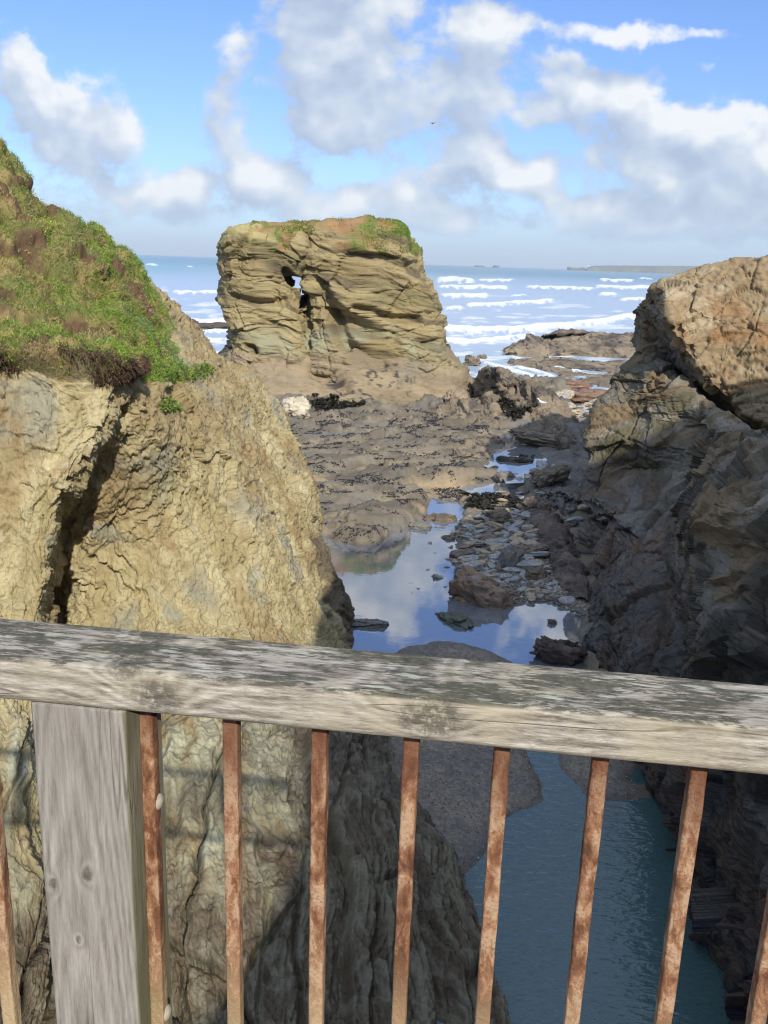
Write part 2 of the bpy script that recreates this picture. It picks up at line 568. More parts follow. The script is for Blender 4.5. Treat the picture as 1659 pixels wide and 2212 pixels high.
    c = mix(c, np.array([0.105, 0.08, 0.058]), 0.85 * foot)
    # soil and roots under the plants
    soilg = mix(np.array([0.13, 0.135, 0.04]), np.array([0.25, 0.19, 0.08]), sst(-0.2, 0.4, fbm(p * 1.6, 4, 61)))
    soilg = mix(soilg, np.array([0.10, 0.055, 0.035]), 0.9 * sst(0.15, 0.4, fbm(p * 1.1 + 9, 3, 62) + 0.30 * sst(26, 0, grass)))
    c = mix(c, soilg, gm)
    rough = np.full((len(p), 1), 0.86)
    rough[:, 0] -= 0.35 * tz
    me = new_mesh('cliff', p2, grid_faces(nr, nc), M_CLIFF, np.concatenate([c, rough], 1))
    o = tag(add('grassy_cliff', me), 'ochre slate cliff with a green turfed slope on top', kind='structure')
    return p2, n, gm, grass, px, py, (nr, nc)


LC = left_cliff()


# ---- right cliff: upper block with the sunlit face, and the dark ledges below it
def right_cliff():
    up = [
        [(1437, 620, 30.4), (1440, 640, 29.4), (1448, 688, 28.8), (1396, 656, 32.2), (1395, 706, 32.5), (1395, 757, 32.5)],
        [(1500, 594, 30), (1495, 670, 29), (1500, 776, 28.3), (1448, 742, 31.8), (1432, 766, 32.2), (1420, 790, 32)],
        [(1560, 583, 29.6), (1572, 690, 28.4), (1560, 850, 27.8), (1505, 818, 31.6), (1485, 830, 32.2), (1462, 842, 32)],
        [(1620, 572, 29.2), (1635, 720, 27.8), (1612, 893, 27.4), (1572, 872, 31.3), (1555, 880, 32), (1532, 896, 31.6)],
        [(1700, 560, 28.8), (1705, 740, 27.3), (1690, 918, 27), (1660, 903, 31), (1648, 915, 31.8), (1632, 945, 31.4)],
        [(1850, 545, 28), (1850, 740, 26.6), (1840, 925, 26.2), (1810, 940, 29.5), (1795, 965, 30.4), (1780, 990, 30)],
        [(2250, 480, 26), (2250, 740, 25), (2230, 920, 25), (2200, 960, 27), (2180, 1000, 28), (2160, 1040, 28)],
    ]
    C = [[P(*c[:2], c[2] * S) for c in col] for col in up]
    c0 = [p + np.array([0.6 + 0.3 * i * 0, 3.5, -0.3]) for i, p in enumerate(C[0])]
    c00 = [p + np.array([6, 9, -1.0]) for p in C[0]]
    C = [c00, c0] + C
    nets = []
    for col in C:
        nets.append([col[0] + np.array([9, 12, -5.0]), col[0] + np.array([2.5, 5, -0.2])] + col)
    up_net = np.swapaxes(np.array(nets), 0, 1)

    low = [
        [(1394, 757, 32.5), (1347, 800, 32), (1329, 850, 31.3), (1302, 885, 31), (1277, 940, 30.5), (1273, 1010, 30), (1247, 1075, 29.5), (1335, 1125, 26)],
        [(1450, 795, 31), (1420, 812, 29.6), (1420, 862, 29.4), (1430, 912, 29), (1400, 960, 28.6), (1385, 1010, 29.4), (1372, 1085, 27.6), (1400, 1130, 24.5)],
        [(1545, 880, 30.3), (1522, 866, 28.4), (1522, 892, 27.8), (1535, 932, 27.4), (1510, 972, 27), (1500, 1020, 26.6), (1478, 1082, 25), (1480, 1140, 22.5)],
        [(1645, 945, 29), (1640, 955, 24), (1625, 962, 20.5), (1602, 992, 18.2), (1577, 1030, 17.4), (1556, 1062, 16.7), (1530, 1100, 16), (1515, 1160, 15.5)],
        [(1775, 905, 20), (1770, 920, 17), (1765, 945, 15.5), (1760, 990, 14.9), (1755, 1030, 14.4), (1750, 1070, 14), (1750, 1100, 13.6), (1750, 1160, 13.2)],
        [(2300, 250, 14), (2300, 420, 12.5), (2300, 700, 11.3), (2300, 900, 10.5), (2300, 1000, 10.2), (2300, 1070, 10), (2300, 1130, 9.8), (2300, 1200, 9.6)],
    ]
    foot = [
        [G(1268, 1225, 0.15), G(1262, 1385, 0.0), G(1385, 1668, 0.0), G(1500, 1930, -0.05), G(1597, 2200, -0.05)],
        [P(1365, 1230, 22.6 * S), P(1400, 1415, 17.6 * S), P(1462, 1665, 13.2 * S), P(1560, 1935, 10.2 * S), P(1650, 2200, 8.4 * S)],
        [P(1480, 1240, 19.6 * S), P(1500, 1440, 15.4 * S), P(1545, 1665, 11.8 * S), P(1640, 1935, 9.2 * S), P(1725, 2200, 7.7 * S)],
        [P(1525, 1260, 14.6 * S), P(1560, 1450, 12.9 * S), P(1610, 1665, 10.4 * S), P(1710, 1935, 8.3 * S), P(1800, 2200, 7.1 * S)],
        [P(1750, 1260, 12.6 * S), P(1750, 1450, 11.1 * S), P(1785, 1665, 9.3 * S), P(1880, 1935, 7.4 * S), P(1990, 2200, 6.3 * S)],
        [P(2300, 1280, 9.2 * S), P(2300, 1450, 8.5 * S), P(2300, 1665, 7.4 * S), P(2400, 1935, 6.2 * S), P(2500, 2200, 5.3 * S)],
    ]
    C = [[P(*c[:2], c[2] * S) for c in col] + f for col, f in zip(low, foot)]
    behind = [(4.2, 2.5, -0.8), (4.4, 2.3, 1.8), (4.8, 2.0, 4.2), (5.3, 1.8, 7.5), (6.0, 1.5, 11.5), (8.0, 1.0, 18.5)]
    back2 = [(3.2, -6, -0.8), (3.8, -6, 2.5), (4.2, -6, 5.5), (4.8, -6, 9.5), (5.6, -6, 14.0), (7.5, -6, 19.0)]
    back3 = [(2.6, -22, -0.8), (3.2, -22, 3.0), (3.6, -22, 7.5), (4.2, -22, 12), (5.2, -22, 16.0), (10.0, -22, 18.0)]
    for i, col in enumerate(C):
        col += [np.array(behind[i]), np.array(back2[i]), np.array(back3[i])]
    first = [p + np.array([-0.1, 0.3, -1.5]) if i > 7 else p + np.array([0.8, 2.8, -0.3]) for i, p in enumerate(C[0])]
    first0 = [p + np.array([1.5, 0.5, -2.5]) if i > 7 else p + np.array([5, 7, -0.8]) for i, p in enumerate(C[0])]
    far = [p + np.array([14, 3, 5.0]) for p in C[-1]]
    C = [first0, first] + C + [far]
    low_net = np.swapaxes(np.array(C), 0, 1)

    vs, fs, cs, off = [], [], [], 0
    for which, ctrl in (('up', up_net), ('low', low_net)):
        g = loft(ctrl, 640, 4, 130, 0.04 if which == 'up' else 0.18)
        print('right', which, g.shape)
        nr, nc = g.shape[:2]
        n = normals(g).reshape(-1, 3)
        p = g.reshape(-1, 3)
        if (n * (np.array([0.0, 5.0, 9.0]) - p)).sum(1).mean() < 0:
            n = -n
        px, py = proj(p)
        fr = frame(0.3, -0.42)
        q = p @ fr.T
        warp = np.stack([fbm(p * 0.5, 3, 105), fbm(p * 0.5, 3, 106), fbm(p * 0.5, 3, 107)], 1)
        s = q + warp * 0.18
        near = sst(1400, 1490, px) * sst(900, 990, py)
        f1, e1, h1 = facet(s * np.array([0.5, 0.5, 0.9]), 111, 1.1)
        f2, e2, h2 = facet(s * np.array([1.0, 1.2, 2.6]), 112, 1.1)
        f3, e3, h3 = facet(s * np.array([2.6, 2.8, 6.5]), 113, 1.1)
        f4, e4, h4 = facet(p * np.array([0.8, 0.8, 0.65]) + warp * 0.6, 114, 1.2)
        f5, e5, h5 = facet(p * np.array([2.6, 2.6, 1.7]) + warp, 115, 1.2)
        st = strata((s[:, 2] + 0.15 * warp[:, 1]) * 1.1 + 0.3 * f1, 103, 0.07)
        st2 = strata((s[:, 2] + 0.1 * warp[:, 1]) * 3.6 + 0.4 * f1, 104, 0.12)
        bed = 1 - 0.90 * near
        f6, e6, h6 = facet(s * np.array([0.33, 0.33, 0.55]) + 3, 116, 0.8)
        d = 0.22 * fbm(p * 0.4, 3, 101) + bed * (0.26 * f6 + 0.12 * f1 + 0.05 * f2 + 0.02 * f3 + 0.30 * st + 0.12 * st2)
        if which == 'up':
            sq = q + warp * 0.05
            a6, ae, ah = facet(sq * np.array([0.36, 0.36, 0.62]) + 3, 116, 0.45)
            b6, be, bh = facet(sq * np.array([0.9, 0.9, 1.9]) + 3, 117, 0.5)
            su = strata(sq[:, 2] * 0.9 + 0.5 * a6, 118, 0.05)
            su2 = strata(sq[:, 2] * 3.0 + 0.8 * b6, 119, 0.08)
            c6, ce, ch = facet(sq * np.array([2.3, 2.3, 5.0]) + 3, 120, 0.8)
            d = 0.12 * fbm(p * 0.3, 3, 101) + 0.26 * a6 + 0.17 * b6 + 0.07 * c6 + 0.30 * su + 0.19 * su2
            d -= 0.10 * sst(0.03, 0, ae) + 0.08 * sst(0.035, 0, be)
            bed = bed * 0.0
            joint_k = 0.0
        d -= bed * (0.16 * sst(0.035, 0, e6) + 0.03 * sst(0.05, 0, e1))
        d += near * (0.40 * f4 + 0.10 * f5 + 0.04 * st2) + 0.05 * fbm(p * 4, 4, 121) + 0.025 * fbm(s * np.array([3, 3, 14.0]), 3, 122)
        joint = sst(0.05, 0.0, e1) + 0.5 * sst(0.06, 0, e2)
        d -= 0.05 * joint
        if which == 'low':
            # seat the base and keep the crest under the upper block
            d *= sst(-1.0, 0.2, p[:, 2]) * 0.8 + 0.2
        p2 = p + n * d[:, None]
        tan = np.array([0.27, 0.20, 0.115])
        paleb = np.array([0.37, 0.295, 0.19])
        rust = np.array([0.27, 0.15, 0.065])
        gry = np.array([0.215, 0.20, 0.165])
        grn = np.array([0.135, 0.125, 0.075])
        drk = np.array([0.062, 0.058, 0.050])
        w1 = fbm(s * np.array([0.4, 0.4, 1.6]), 4, 131)
        w2 = fbm(p * 0.7 + 5, 4, 132)
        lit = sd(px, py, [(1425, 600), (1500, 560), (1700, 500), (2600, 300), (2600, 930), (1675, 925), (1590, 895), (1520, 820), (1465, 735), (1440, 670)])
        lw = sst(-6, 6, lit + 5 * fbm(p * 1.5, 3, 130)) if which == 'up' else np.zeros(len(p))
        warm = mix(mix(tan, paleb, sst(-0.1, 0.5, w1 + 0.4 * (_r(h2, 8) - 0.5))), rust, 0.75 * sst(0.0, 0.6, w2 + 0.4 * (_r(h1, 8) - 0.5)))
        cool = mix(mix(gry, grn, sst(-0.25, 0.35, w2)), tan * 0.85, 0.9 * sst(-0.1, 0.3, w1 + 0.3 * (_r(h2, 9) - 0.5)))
        cool = mix(cool, np.array([0.37, 0.34, 0.27]), 0.6 * sst(0.3, 0.6, fbm(s * np.array([0.5, 0.5, 2.4]) + 11, 4, 133)))
        cool = mix(cool, drk, 0.8 * near * sst(-0.35, 0.25, w2 + 0.3 * (_r(h4, 8) - 0.5)))
        # reddish tidal band with dark mussels at the bottom
        tz = sst(3.4, 2.4, p2[:, 2] + 0.6 * fbm(p * 0.8, 3, 134))
        tidal = mix(np.array([0.15, 0.105, 0.075]), np.array([0.10, 0.095, 0.085]), sst(-0.2, 0.3, fbm(p * 0.9 + 2, 4, 135)))
        tidal = mix(tidal, np.array([0.22, 0.22, 0.205]), 0.7 * sst(0.2, 0.5, fbm(s * np.array([0.5, 0.5, 2.0]), 4, 137)))
        cool = mix(cool, tidal, 0.85 * tz)
        mu = sst(0.12, 0.28, fbm(p * np.array([5, 5, 3.0]), 2, 136)) * sst(1.7, 0.7, p2[:, 2] + 0.8 * fbm(p * 0.6, 2, 138))
        cool = mix(cool, np.array([0.02, 0.02, 0.03]), 0.9 * mu)
        cool = mix(cool, cool * np.array([0.42, 0.42, 0.44]), sst(1150, 1500, py))  # shade on the lower cliff deepened in its colour
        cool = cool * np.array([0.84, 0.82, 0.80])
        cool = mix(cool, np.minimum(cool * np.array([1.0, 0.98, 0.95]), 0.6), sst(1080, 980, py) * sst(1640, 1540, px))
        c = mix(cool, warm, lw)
        rough = np.full((len(p), 1), 0.8)
        rough[:, 0] -= 0.25 * tz
        vs.append(p2)
        fs.append(grid_faces(nr, nc, off))
        cs.append(np.concatenate([c, rough], 1))
        off += len(p2)
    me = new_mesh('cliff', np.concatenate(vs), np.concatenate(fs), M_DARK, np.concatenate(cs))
    tag(add('slate_cliff', me), 'dark slate cliff with ledges and a sunlit brown top', kind='structure')


right_cliff()


# ---- sea stack: two bedded blocks meeting at a crack with a hole through, on a brown tidal skirt
def block(rows, Yc, b0, nexp, seed, top_rows):
    """rows: (py, left px, right px, depth factor) read at depth Yc; returns closed side grid"""
    ring = []
    th = np.linspace(-math.pi, math.pi, 420, endpoint=False)
    # denser in front
    th = th + 0.0
    cth, sth = np.cos(th), np.sin(th)
    for (py, l, r, k) in rows:
        A, B = P(l, py, Yc), P(r, py, Yc)
        mid, half = (A + B) / 2, (B - A) / 2
        a = np.linalg.norm(half[:2])
        ux = np.array([half[0], half[1], 0]) / a
        fw = np.array([mid[0], mid[1], 0])
        fw = fw / np.linalg.norm(fw)
        cc = np.sign(cth) * np.abs(cth) ** (2 / nexp)
        ss = np.sign(sth) * np.abs(sth) ** (2 / nexp)
        pts = mid[None, :] + cc[:, None] * a * ux[None, :] + (ss * b0 * k)[:, None] * fw[None, :]
        pts[:, 2] = (mid[2] + half[2] * cc)
        ring.append(pts)
    return np.array(ring)


def sea_stack():
    Yc = 70.0
    root = bpy.data.objects.new('sea_stack', None)
    COL.objects.link(root)
    root.location = (float(P(700, 770, Yc)[0]), Yc, 0.6)
    tag(root, 'tall flat-topped slate sea stack with a narrow hole through it and grass on top', 'sea stack')
    bpy.context.view_layer.update()
    base = np.array(root.location)
    left = [(484, 556, 640, .25), (488, 540, 660, .6), (496, 518, 662, .82), (512, 494, 662, .94), (532, 486, 662, 1.0), (560, 490, 660, 1.0), (585, 490, 652, 1.0), (600, 492, 643, 1.0),
            (622, 487, 645, 1.0), (642, 483, 649, 1.0), (654, 489, 663, 1.0), (675, 491, 664, 1.0), (705, 496, 666, 1.0), (750, 498, 668, 1.02), (790, 500, 668, 1.05), (860, 500, 668, 1.1)]
    right = [(481, 690, 830, .25), (484, 655, 850, .6), (491, 650, 864, .8), (508, 646, 876, .93), (545, 646, 890, 1.0), (585, 648, 912, 1.0), (598, 656, 920, 1.0), (620, 657, 930, 1.0), (644, 659, 936, 1.0),
             (652, 655, 941, 1.0), (675, 655, 946, 1.0), (705, 654, 951, 1.0), (750, 652, 960, 1.02), (790, 650, 976, 1.06), (860, 650, 990, 1.12)]
    skirt = [(742, 490, 962, .92), (762, 474, 978, 1.05), (782, 455, 990, 1.16), (806, 440, 1004, 1.3), (834, 430, 1014, 1.5), (862, 428, 1012, 1.72), (884, 430, 990, 1.86), (905, 432, 985, 1.90)]
    for part, rows, nexp, b0, seed in (('rock_block', left, 5.0, 6.5, 201), ('rock_block', right, 4.5, 6.5, 231), ('tidal_base', skirt, 3.0, 6.3, 261)):
        ring = block(rows, Yc, b0, nexp, seed, None)
        cnt = [max(4, int(abs(rows[i + 1][0] - rows[i][0]) * 0.75)) for i in range(len(rows) - 1)]
        g = _cr(ring, cnt, 0.4)
        nr, nc = g.shape[:2]
        n = normals(g).reshape(-1, 3)
        p = g.reshape(-1, 3)
        ctr = g.mean(1, keepdims=True)
        if (n * (g - ctr).reshape(-1, 3)).sum(1).mean() < 0:
            n = -n
        px, py = proj(p)
        fr = frame(0.2, 0.20)
        q = p @ fr.T
        warp = np.stack([fbm(p * 0.22, 3, seed + 5), fbm(p * 0.22, 3, seed + 6), fbm(p * 0.16, 3, seed + 7)], 1)
        s = q + warp * np.array([0.6, 0.6, 0.5])
        f1, e1, h1 = facet(s * np.array([0.26, 0.26, 0.34]), seed + 11, 1.0)
        f2, e2, h2 = facet(s * np.array([0.5, 0.5, 1.1]), seed + 12, 1.1)
        f3, e3, h3 = facet(s * np.array([1.2, 1.2, 3.0]), seed + 13, 1.1)
        st = strata(s[:, 2] * 0.75 + 0.35 * f1, seed + 3, 0.08)
        st2 = strata(s[:, 2] * 2.2 + 0.4 * f1, seed + 4, 0.12)
        st3 = strata(s[:, 2] * 5.0 + 0.5 * f2, seed + 9, 0.25)
        if part == 'rock_block':
            d = 0.35 * fbm(p * 0.2, 3, seed) + 0.42 * f1 + 0.22 * f2 + 0.10 * f3 + 0.16 * st + 0.10 * st2 + 0.08 * st3
            d -= 0.20 * sst(0.04, 0, e1) + 0.10 * sst(0.04, 0, e2)
            d *= 0.55 + 0.45 * sst(478, 530, py)
        else:
            d = 0.25 * fbm(p * 0.25, 4, seed) + 0.30 * f1 + 0.16 * f2 + 0.06 * f3 + 0.16 * st + 0.12 * st2
        d += 0.06 * fbm(p * 2.0, 4, seed + 21)
        front = (n[:, 1] < 0.2)
        if part == 'rock_block':
            # slanting recess across the right block, and the dark slot beside the hole
            rec = sdl(px, py, [(690, 610), (705, 655), (745, 690), (790, 710)])
            d -= 1.3 * sst(26, 4, rec) * front * sst(-2, 6, py - 600 - (px - 690) * 0.5)
            rec = sdl(px, py, [(715, 680), (745, 740), (800, 795), (850, 835)])
            d -= 1.3 * sst(24, 4, rec) * front
            rec = sdl(px, py, [(770, 665), (850, 690), (910, 690)])
            d -= 0.7 * sst(14, 3, rec) * front
            rec = sdl(px, py, [(500, 640), (560, 655), (620, 650)])
            d -= 0.5 * sst(12, 3, rec) * front
            rec = sdl(px, py, [(617, 588), (632, 602), (646, 612)])
            d -= 2.6 * sst(13, 3, rec) * front
            rec = sdl(px, py, [(656, 640), (657, 690), (664, 735), (670, 752)])
            d -= 2.6 * sst(8, 2, rec) * front
            rec = sdl(px, py, [(530, 747), (545, 750), (549, 760)])
            d -= 0.9 * sst(8, 2, rec) * front
            d *= 1 - 0.85 * sst(9, 2, np.abs(px - 652)) * (np.abs(py - 624) < 32)
        p2 = p + n * d[:, None]
        if part == 'tidal_base':
            # dark dripping recess in the middle
            rec = sdl(px, py, [(680, 795), (720, 812), (740, 835)])
            p2 = p2 + n * (-0.9 * sst(22, 4, rec) * front)[:, None]
        ochre = np.array([0.235, 0.19, 0.105])
        pale = np.array([0.34, 0.29, 0.17])
        olive = np.array([0.175, 0.155, 0.085])
        dark = np.array([0.105, 0.088, 0.06])
        gg = np.array([0.29, 0.30, 0.22])
        layer = strata(s[:, 2] * 1.1, seed + 40, 0.5) + 0.5
        c = mix(ochre, pale, np.clip(layer * 0.7 + 0.5 * fbm(s * np.array([0.25, 0.25, 1.0]), 4, seed + 31), 0, 1))
        c = mix(c, olive, 0.8 * sst(0.0, 0.5, fbm(s * np.array([0.15, 0.15, 0.7]) + 3, 4, seed + 32) + 0.2 * (_r(h2, 8) - 0.5)))
        c = mix(c, dark, 0.8 * sst(0.12, 0.45, fbm(s * np.array([0.2, 0.2, 1.3]) + 9, 4, seed + 33)))
        c = mix(c, gg, 0.7 * sst(690, 740, py) * sst(-0.1, 0.4, fbm(p * 0.3, 3, seed + 34)))
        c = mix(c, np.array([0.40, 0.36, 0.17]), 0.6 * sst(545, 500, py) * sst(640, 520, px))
        bz = sst(-0.25, 0.5, (py - 752 - 0.06 * (px - 500)) / 30 + 0.8 * fbm(p * 0.3, 4, seed + 35)) if part == 'rock_block' else np.ones(len(p))
        bb = mix(np.array([0.275, 0.225, 0.158]), np.array([0.205, 0.168, 0.118]), sst(-0.3, 0.4, fbm(s * np.array([0.2, 0.2, 0.8]), 4, 261 + 36)))
        bb = mix(bb, np.array([0.20, 0.19, 0.15]), 0.6 * sst(0.25, 0.5, fbm(p * 0.25 + 5, 3, 300)))
        spk = sst(0.18, 0.3, fbm(p * 2.6, 2, 301)) * sst(0.0, 0.3, fbm(p * 0.3 + 4, 3, 302) + 0.25 * sst(40, 5, sdl(px, py, [(690, 800), (760, 830), (850, 815), (920, 800)])))
        bb = mix(bb, np.array([0.03, 0.03, 0.04]), 0.85 * spk)
        c = mix(c, bb, bz)
        rough = np.full((len(p), 1), 0.88)
        c = c * np.array([1.04, 1.0, 0.90])
        # grass and soil on the crown
        gz = np.zeros(len(p))
        if part == 'rock_block':
            t1 = sd(px, py, [(560, 420), (960, 420), (905, 550), (850, 556), (790, 540), (730, 535), (700, 505), (640, 508), (620, 545), (578, 560), (565, 520), (540, 500)])
            gz = sst(-4, 6, t1 + 9 * fbm(p * 0.7, 3, seed + 37))
            gr = mix(np.array([0.29, 0.175, 0.085]), np.array([0.125, 0.165, 0.035]), sst(-0.05, 0.25, fbm(p * 0.55 + 2, 3, seed + 38) + 0.45 * sst(740, 820, px) + 0.35 * sst(16, 4, np.abs(px - 600)) - 0.12))
            c = mix(c, gr, gz * sst(-0.15, 0.15, fbm(s * np.array([0.3, 0.3, 0.9]) + 6, 3, seed + 39) + 0.2 * sst(700, 800, px)) * 0.95)
        cap_c = len(p2)
        top = p2[:nc].mean(0)
        v = np.concatenate([p2, top[None]])
        cc = np.concatenate([np.concatenate([c, rough], 1), np.array([[0.16, 0.16, 0.05, 0.9]])])
        k = np.arange(nc)
        tri = np.stack([k, (k + 1) % nc, np.full(nc, cap_c)], 1)
        me = new_mesh(part, v - base, [grid_faces(nr, nc, 0, True), tri], M_STACK, cc)
        add(part, me, root)
        if part == 'rock_block':
            cr = np.where((gz > 0.5) & (n[:, 1] < 0.4))[0]
            STACK_TOP.append((p2[cr] - base, n[cr], px[cr], py[cr]))
    return root, base


STACK_TOP = []
STACK, STACK_BASE = sea_stack()
# ------------------------------------------------------------------ shore: one height field
def gp(poly, z=0.0):
    return [tuple(G(a, b, z)[:2]) for a, b in poly]


POOL = gp([(640, 1120), (700, 1158), (770, 1178), (808, 1176), (835, 1152), (872, 1140), (905, 1112), (922, 1078), (958, 1074), (1000, 1084), (1022, 1100), (1005, 1122),
           (985, 1155), (995, 1200), (990, 1235), (1005, 1256), (1075, 1284), (1105, 1308), (1150, 1300), (1188, 1296), (1235, 1318), (1255, 1335), (1262, 1400), (1250, 1470), (1130, 1440),
           (1080, 1418), (1040, 1400), (1000, 1388), (930, 1388), (880, 1398), (800, 1440), (700, 1440), (560, 1300)])
CHAN = gp([(1148, 1560), (1185, 1600), (1195, 1660), (1235, 1715), (1262, 1742), (1395, 1755), (1480, 1860), (1540, 1940), (1660, 2212), (1700, 2700), (900, 2700), (1090, 2212),
           (1050, 2080), (1020, 1975), (1030, 1925), (1060, 1880), (1100, 1835), (1100, 1795), (1150, 1765), (1210, 1740), (1200, 1715), (1165, 1650), (1140, 1600), (1120, 1560)])
POOL2 = gp([(1072, 975), (1085, 950), (1100, 938), (1130, 940), (1152, 960), (1148, 975), (1168, 992), (1160, 1006), (1128, 1012), (1128, 1030), (1098, 1032), (1090, 1010), (1070, 998)], 0.60)
POOL3 = gp([(1025, 1054), (1050, 1044), (1094, 1042), (1098, 1056), (1075, 1063), (1045, 1062)], 0.30)
COBBLE = gp([(985, 1120), (1040, 1085), (1110, 1065), (1180, 1085), (1240, 1130), (1330, 1110), (1360, 1180), (1290, 1230), (1260, 1260), (1270, 1330), (1190, 1300), (1090, 1318), (985, 1300), (955, 1240), (960, 1160)])
SANDBAR = gp([(700, 1430), (860, 1398), (930, 1386), (1005, 1386), (1085, 1418), (1135, 1440), (1260, 1470), (1330, 1560), (1400, 1760), (1240, 1745), (1100, 1800), (1060, 1880), (1000, 1990), (930, 1860), (850, 1640), (780, 1480)])
WETSAND = gp([(930, 1085), (880, 1062), (905, 1050), (1000, 1055), (1040, 1066), (1090, 1078), (1040, 1090), (975, 1082)])
LEDGE_R = gp([(1180, 935), (1280, 880), (1290, 1000), (1250, 1080), (1150, 1085), (1130, 1030), (1160, 985)], 0.5)
BOULDERY = gp([(1205, 850), (1340, 820), (1320, 870), (1290, 905), (1270, 950), (1200, 945), (1230, 905)], 0.3)


def swp(a, b, d):
    return sst(a, b, d)


def terrain(x, y):
    """height, colour and roughness of the shore at world points"""
    p = np.stack([x, y, np.zeros_like(x)], 1)
    warp = np.stack([fbm(p * 0.25, 3, 401), fbm(p * 0.25, 3, 402), fbm(p * 0.25, 3, 403)], 1)
    wv = 0.45 * fbm(p * 0.9, 4, 404) + 0.18 * fbm(p * 3.1, 3, 405)
    sp = sd(x, y, POOL) + wv * 0.55
    sch = sd(x, y, CHAN) + wv * 0.16
    s2 = sd(x, y, POOL2) + wv * 0.25 + 0.15
    s3 = sd(x, y, POOL3) + wv * 0.25 + 0.1
    sc_ = sd(x, y, COBBLE) + wv * 0.6
    sb = sd(x, y, SANDBAR) + wv * 0.14
    sw = sd(x, y, WETSAND) + wv * 0.8
    sl = sd(x, y, LEDGE_R)
    sbo = sd(x, y, BOULDERY) + wv
    # bedrock platform climbing gently towards the stack
    z = 0.20 + 0.30 * sst(24, 46, y) + 0.012 * (y - 30)
    q = p @ frame(0.55, 0.0).T + warp * 0.8
    f1, e1, h1 = facet(q * np.array([0.32, 0.9, 1.0]), 411, 1.2)
    f2, e2, h2 = facet(q * np.array([0.9, 2.2, 1.0]) + 5, 412, 1.2)
    f3, e3, h3 = facet(q * np.array([2.4, 5.0, 1.0]) + 9, 413, 1.2)
    st = strata(q[:, 1] * 0.8 + 0.3 * warp[:, 0], 414, 0.3)
    rock = 0.22 * fbm(p * 0.16, 4, 415) + 0.26 * f1 + 0.15 * f2 + 0.06 * f3 + 0.16 * st + 0.03 * fbm(p * 4, 3, 416)
    rough_rock = rock * (0.55 + 0.45 * sst(25, 45, y)) * (1 + 0.7 * sst(45, 60, y))
    z = z + rough_rock * 0.85
    z = z + sst(-0.5, 2.5, sl) * 0.35
    # loose-stone bed
    zb = 0.07 + 0.02 * (y - 24) * 0.5 + 0.05 * fbm(p * 1.1, 3, 421)
    w = sst(-0.5, 0.5, sc_)
    z = z * (1 - w) + zb * w
    w = sst(-0.5, 1.0, sbo)
    z = z * (1 - w) + (-0.12 + 0.2 * fbm(p * 0.5, 3, 422)) * w
    # sand
    zs = 0.06 + 0.03 * fbm(p * 0.9, 3, 423)
    w1 = sst(-0.5, 0.6, sw)
    z = z * (1 - w1) + zs * w1
    w2 = sst(-0.6, 0.5, sb)
    # bar is highest in its middle, dips to the water on both sides
    zbar = np.clip(0.05 + 0.05 * np.minimum(sb, 1.5), -0.1, 0.13) + 0.012 * fbm(p * 2.2, 3, 424)
    z = z * (1 - w2) + zbar * w2
    # pools
    w = sst(-0.22, 0.5, sp)
    z = z * (1 - w) + (-0.24 + 0.05 * fbm(p * 1.6, 3, 425)) * w
    w = sst(-0.7, 1.6, sch)
    z = z * (1 - w) + (-0.75) * w
    stream = (y > 14.2) & (sch > -0.7)
    z = np.where(stream, np.maximum(z, -0.10), z)
    wz = sst(-1.6, -0.1, s2)
    z = z * (1 - wz) + np.minimum(z, 0.66) * wz
    w = sst(-0.35, 0.2, s2)
    z = z * (1 - w) + 0.42 * w
    # keep the ground in front of that pool low enough to see into it
    wz = sst(-1.2, -0.1, s3)
    z = z * (1 - wz) + np.minimum(z, 0.36) * wz
    w = sst(-0.3, 0.3, s3)
    z = z * (1 - w) + 0.16 * w
    # the shore dips under the sea
    edge = 77 + 2.5 * fbm(p * 0.12, 3, 431) + 4 * fbm(p * 0.05, 2, 432) + 10 * sst(-8, -16, x) + 0.0
    w = sst(-3, 5, y - edge)
    z = z * (1 - w) + (-2.2) * w
    # ---- colour
    warmb = np.array([0.215, 0.18, 0.132])
    brown = np.array([0.14, 0.12, 0.092])
    grey = np.array([0.16, 0.155, 0.134])
    sandc = np.array([0.36, 0.275, 0.165])
    gravel = np.array([0.225, 0.195, 0.155])
    c = mix(warmb, brown, sst(-0.35, 0.3, fbm(q * np.array([0.3, 0.8, 1]), 4, 441) + 0.35 * (_r(h1, 8) - 0.5)))
    c = mix(c, grey, 0.85 * sst(0.05, 0.4, fbm(q * np.array([0.2, 0.6, 1]) + 4, 4, 442) + 0.35 * sst(36, 28, y) - 0.1))
    c = mix(c, np.array([0.13, 0.11, 0.085]), 0.6 * sst(0.2, 0.55, fbm(q * np.array([0.5, 1.4, 1]) + 14, 4, 443)))
    c = mix(c, sandc, 0.75 * sst(0.12, 0.3, fbm(q * np.array([0.35, 1.1, 1]) + 24, 4, 444)) * sst(0.1, -0.12, rough_rock) * sst(58, 46, y))
    rr = np.full(len(x), 0.85)
    w = sst(-0.4, 0.3, sc_)
    c = mix(c, mix(np.array([0.17, 0.15, 0.12]), np.array([0.28, 0.235, 0.17]), sst(-0.3, 0.3, fbm(p * 1.2, 3, 445))), w)
    c = mix(c, sandc, w1 * 0.9)
    gr = mix(gravel, np.array([0.17, 0.155, 0.135]), sst(-0.2, 0.3, fbm(p * 0.7, 3, 446)))
    spot = _r(_hash(np.floor(x * 22).astype(np.int32), np.floor(y * 22).astype(np.int32), np.zeros(len(x), np.int32), 450), 1)
    gr = gr * (0.72 + 0.6 * spot[:, None])
    c = mix(c, gr, w2)
    bed = mix(np.array([0.22, 0.20, 0.165]), np.array([0.30, 0.27, 0.22]), sst(-0.3, 0.4, fbm(p * 1.5, 3, 447)))
    wet = sst(0.10, 0.0, z)
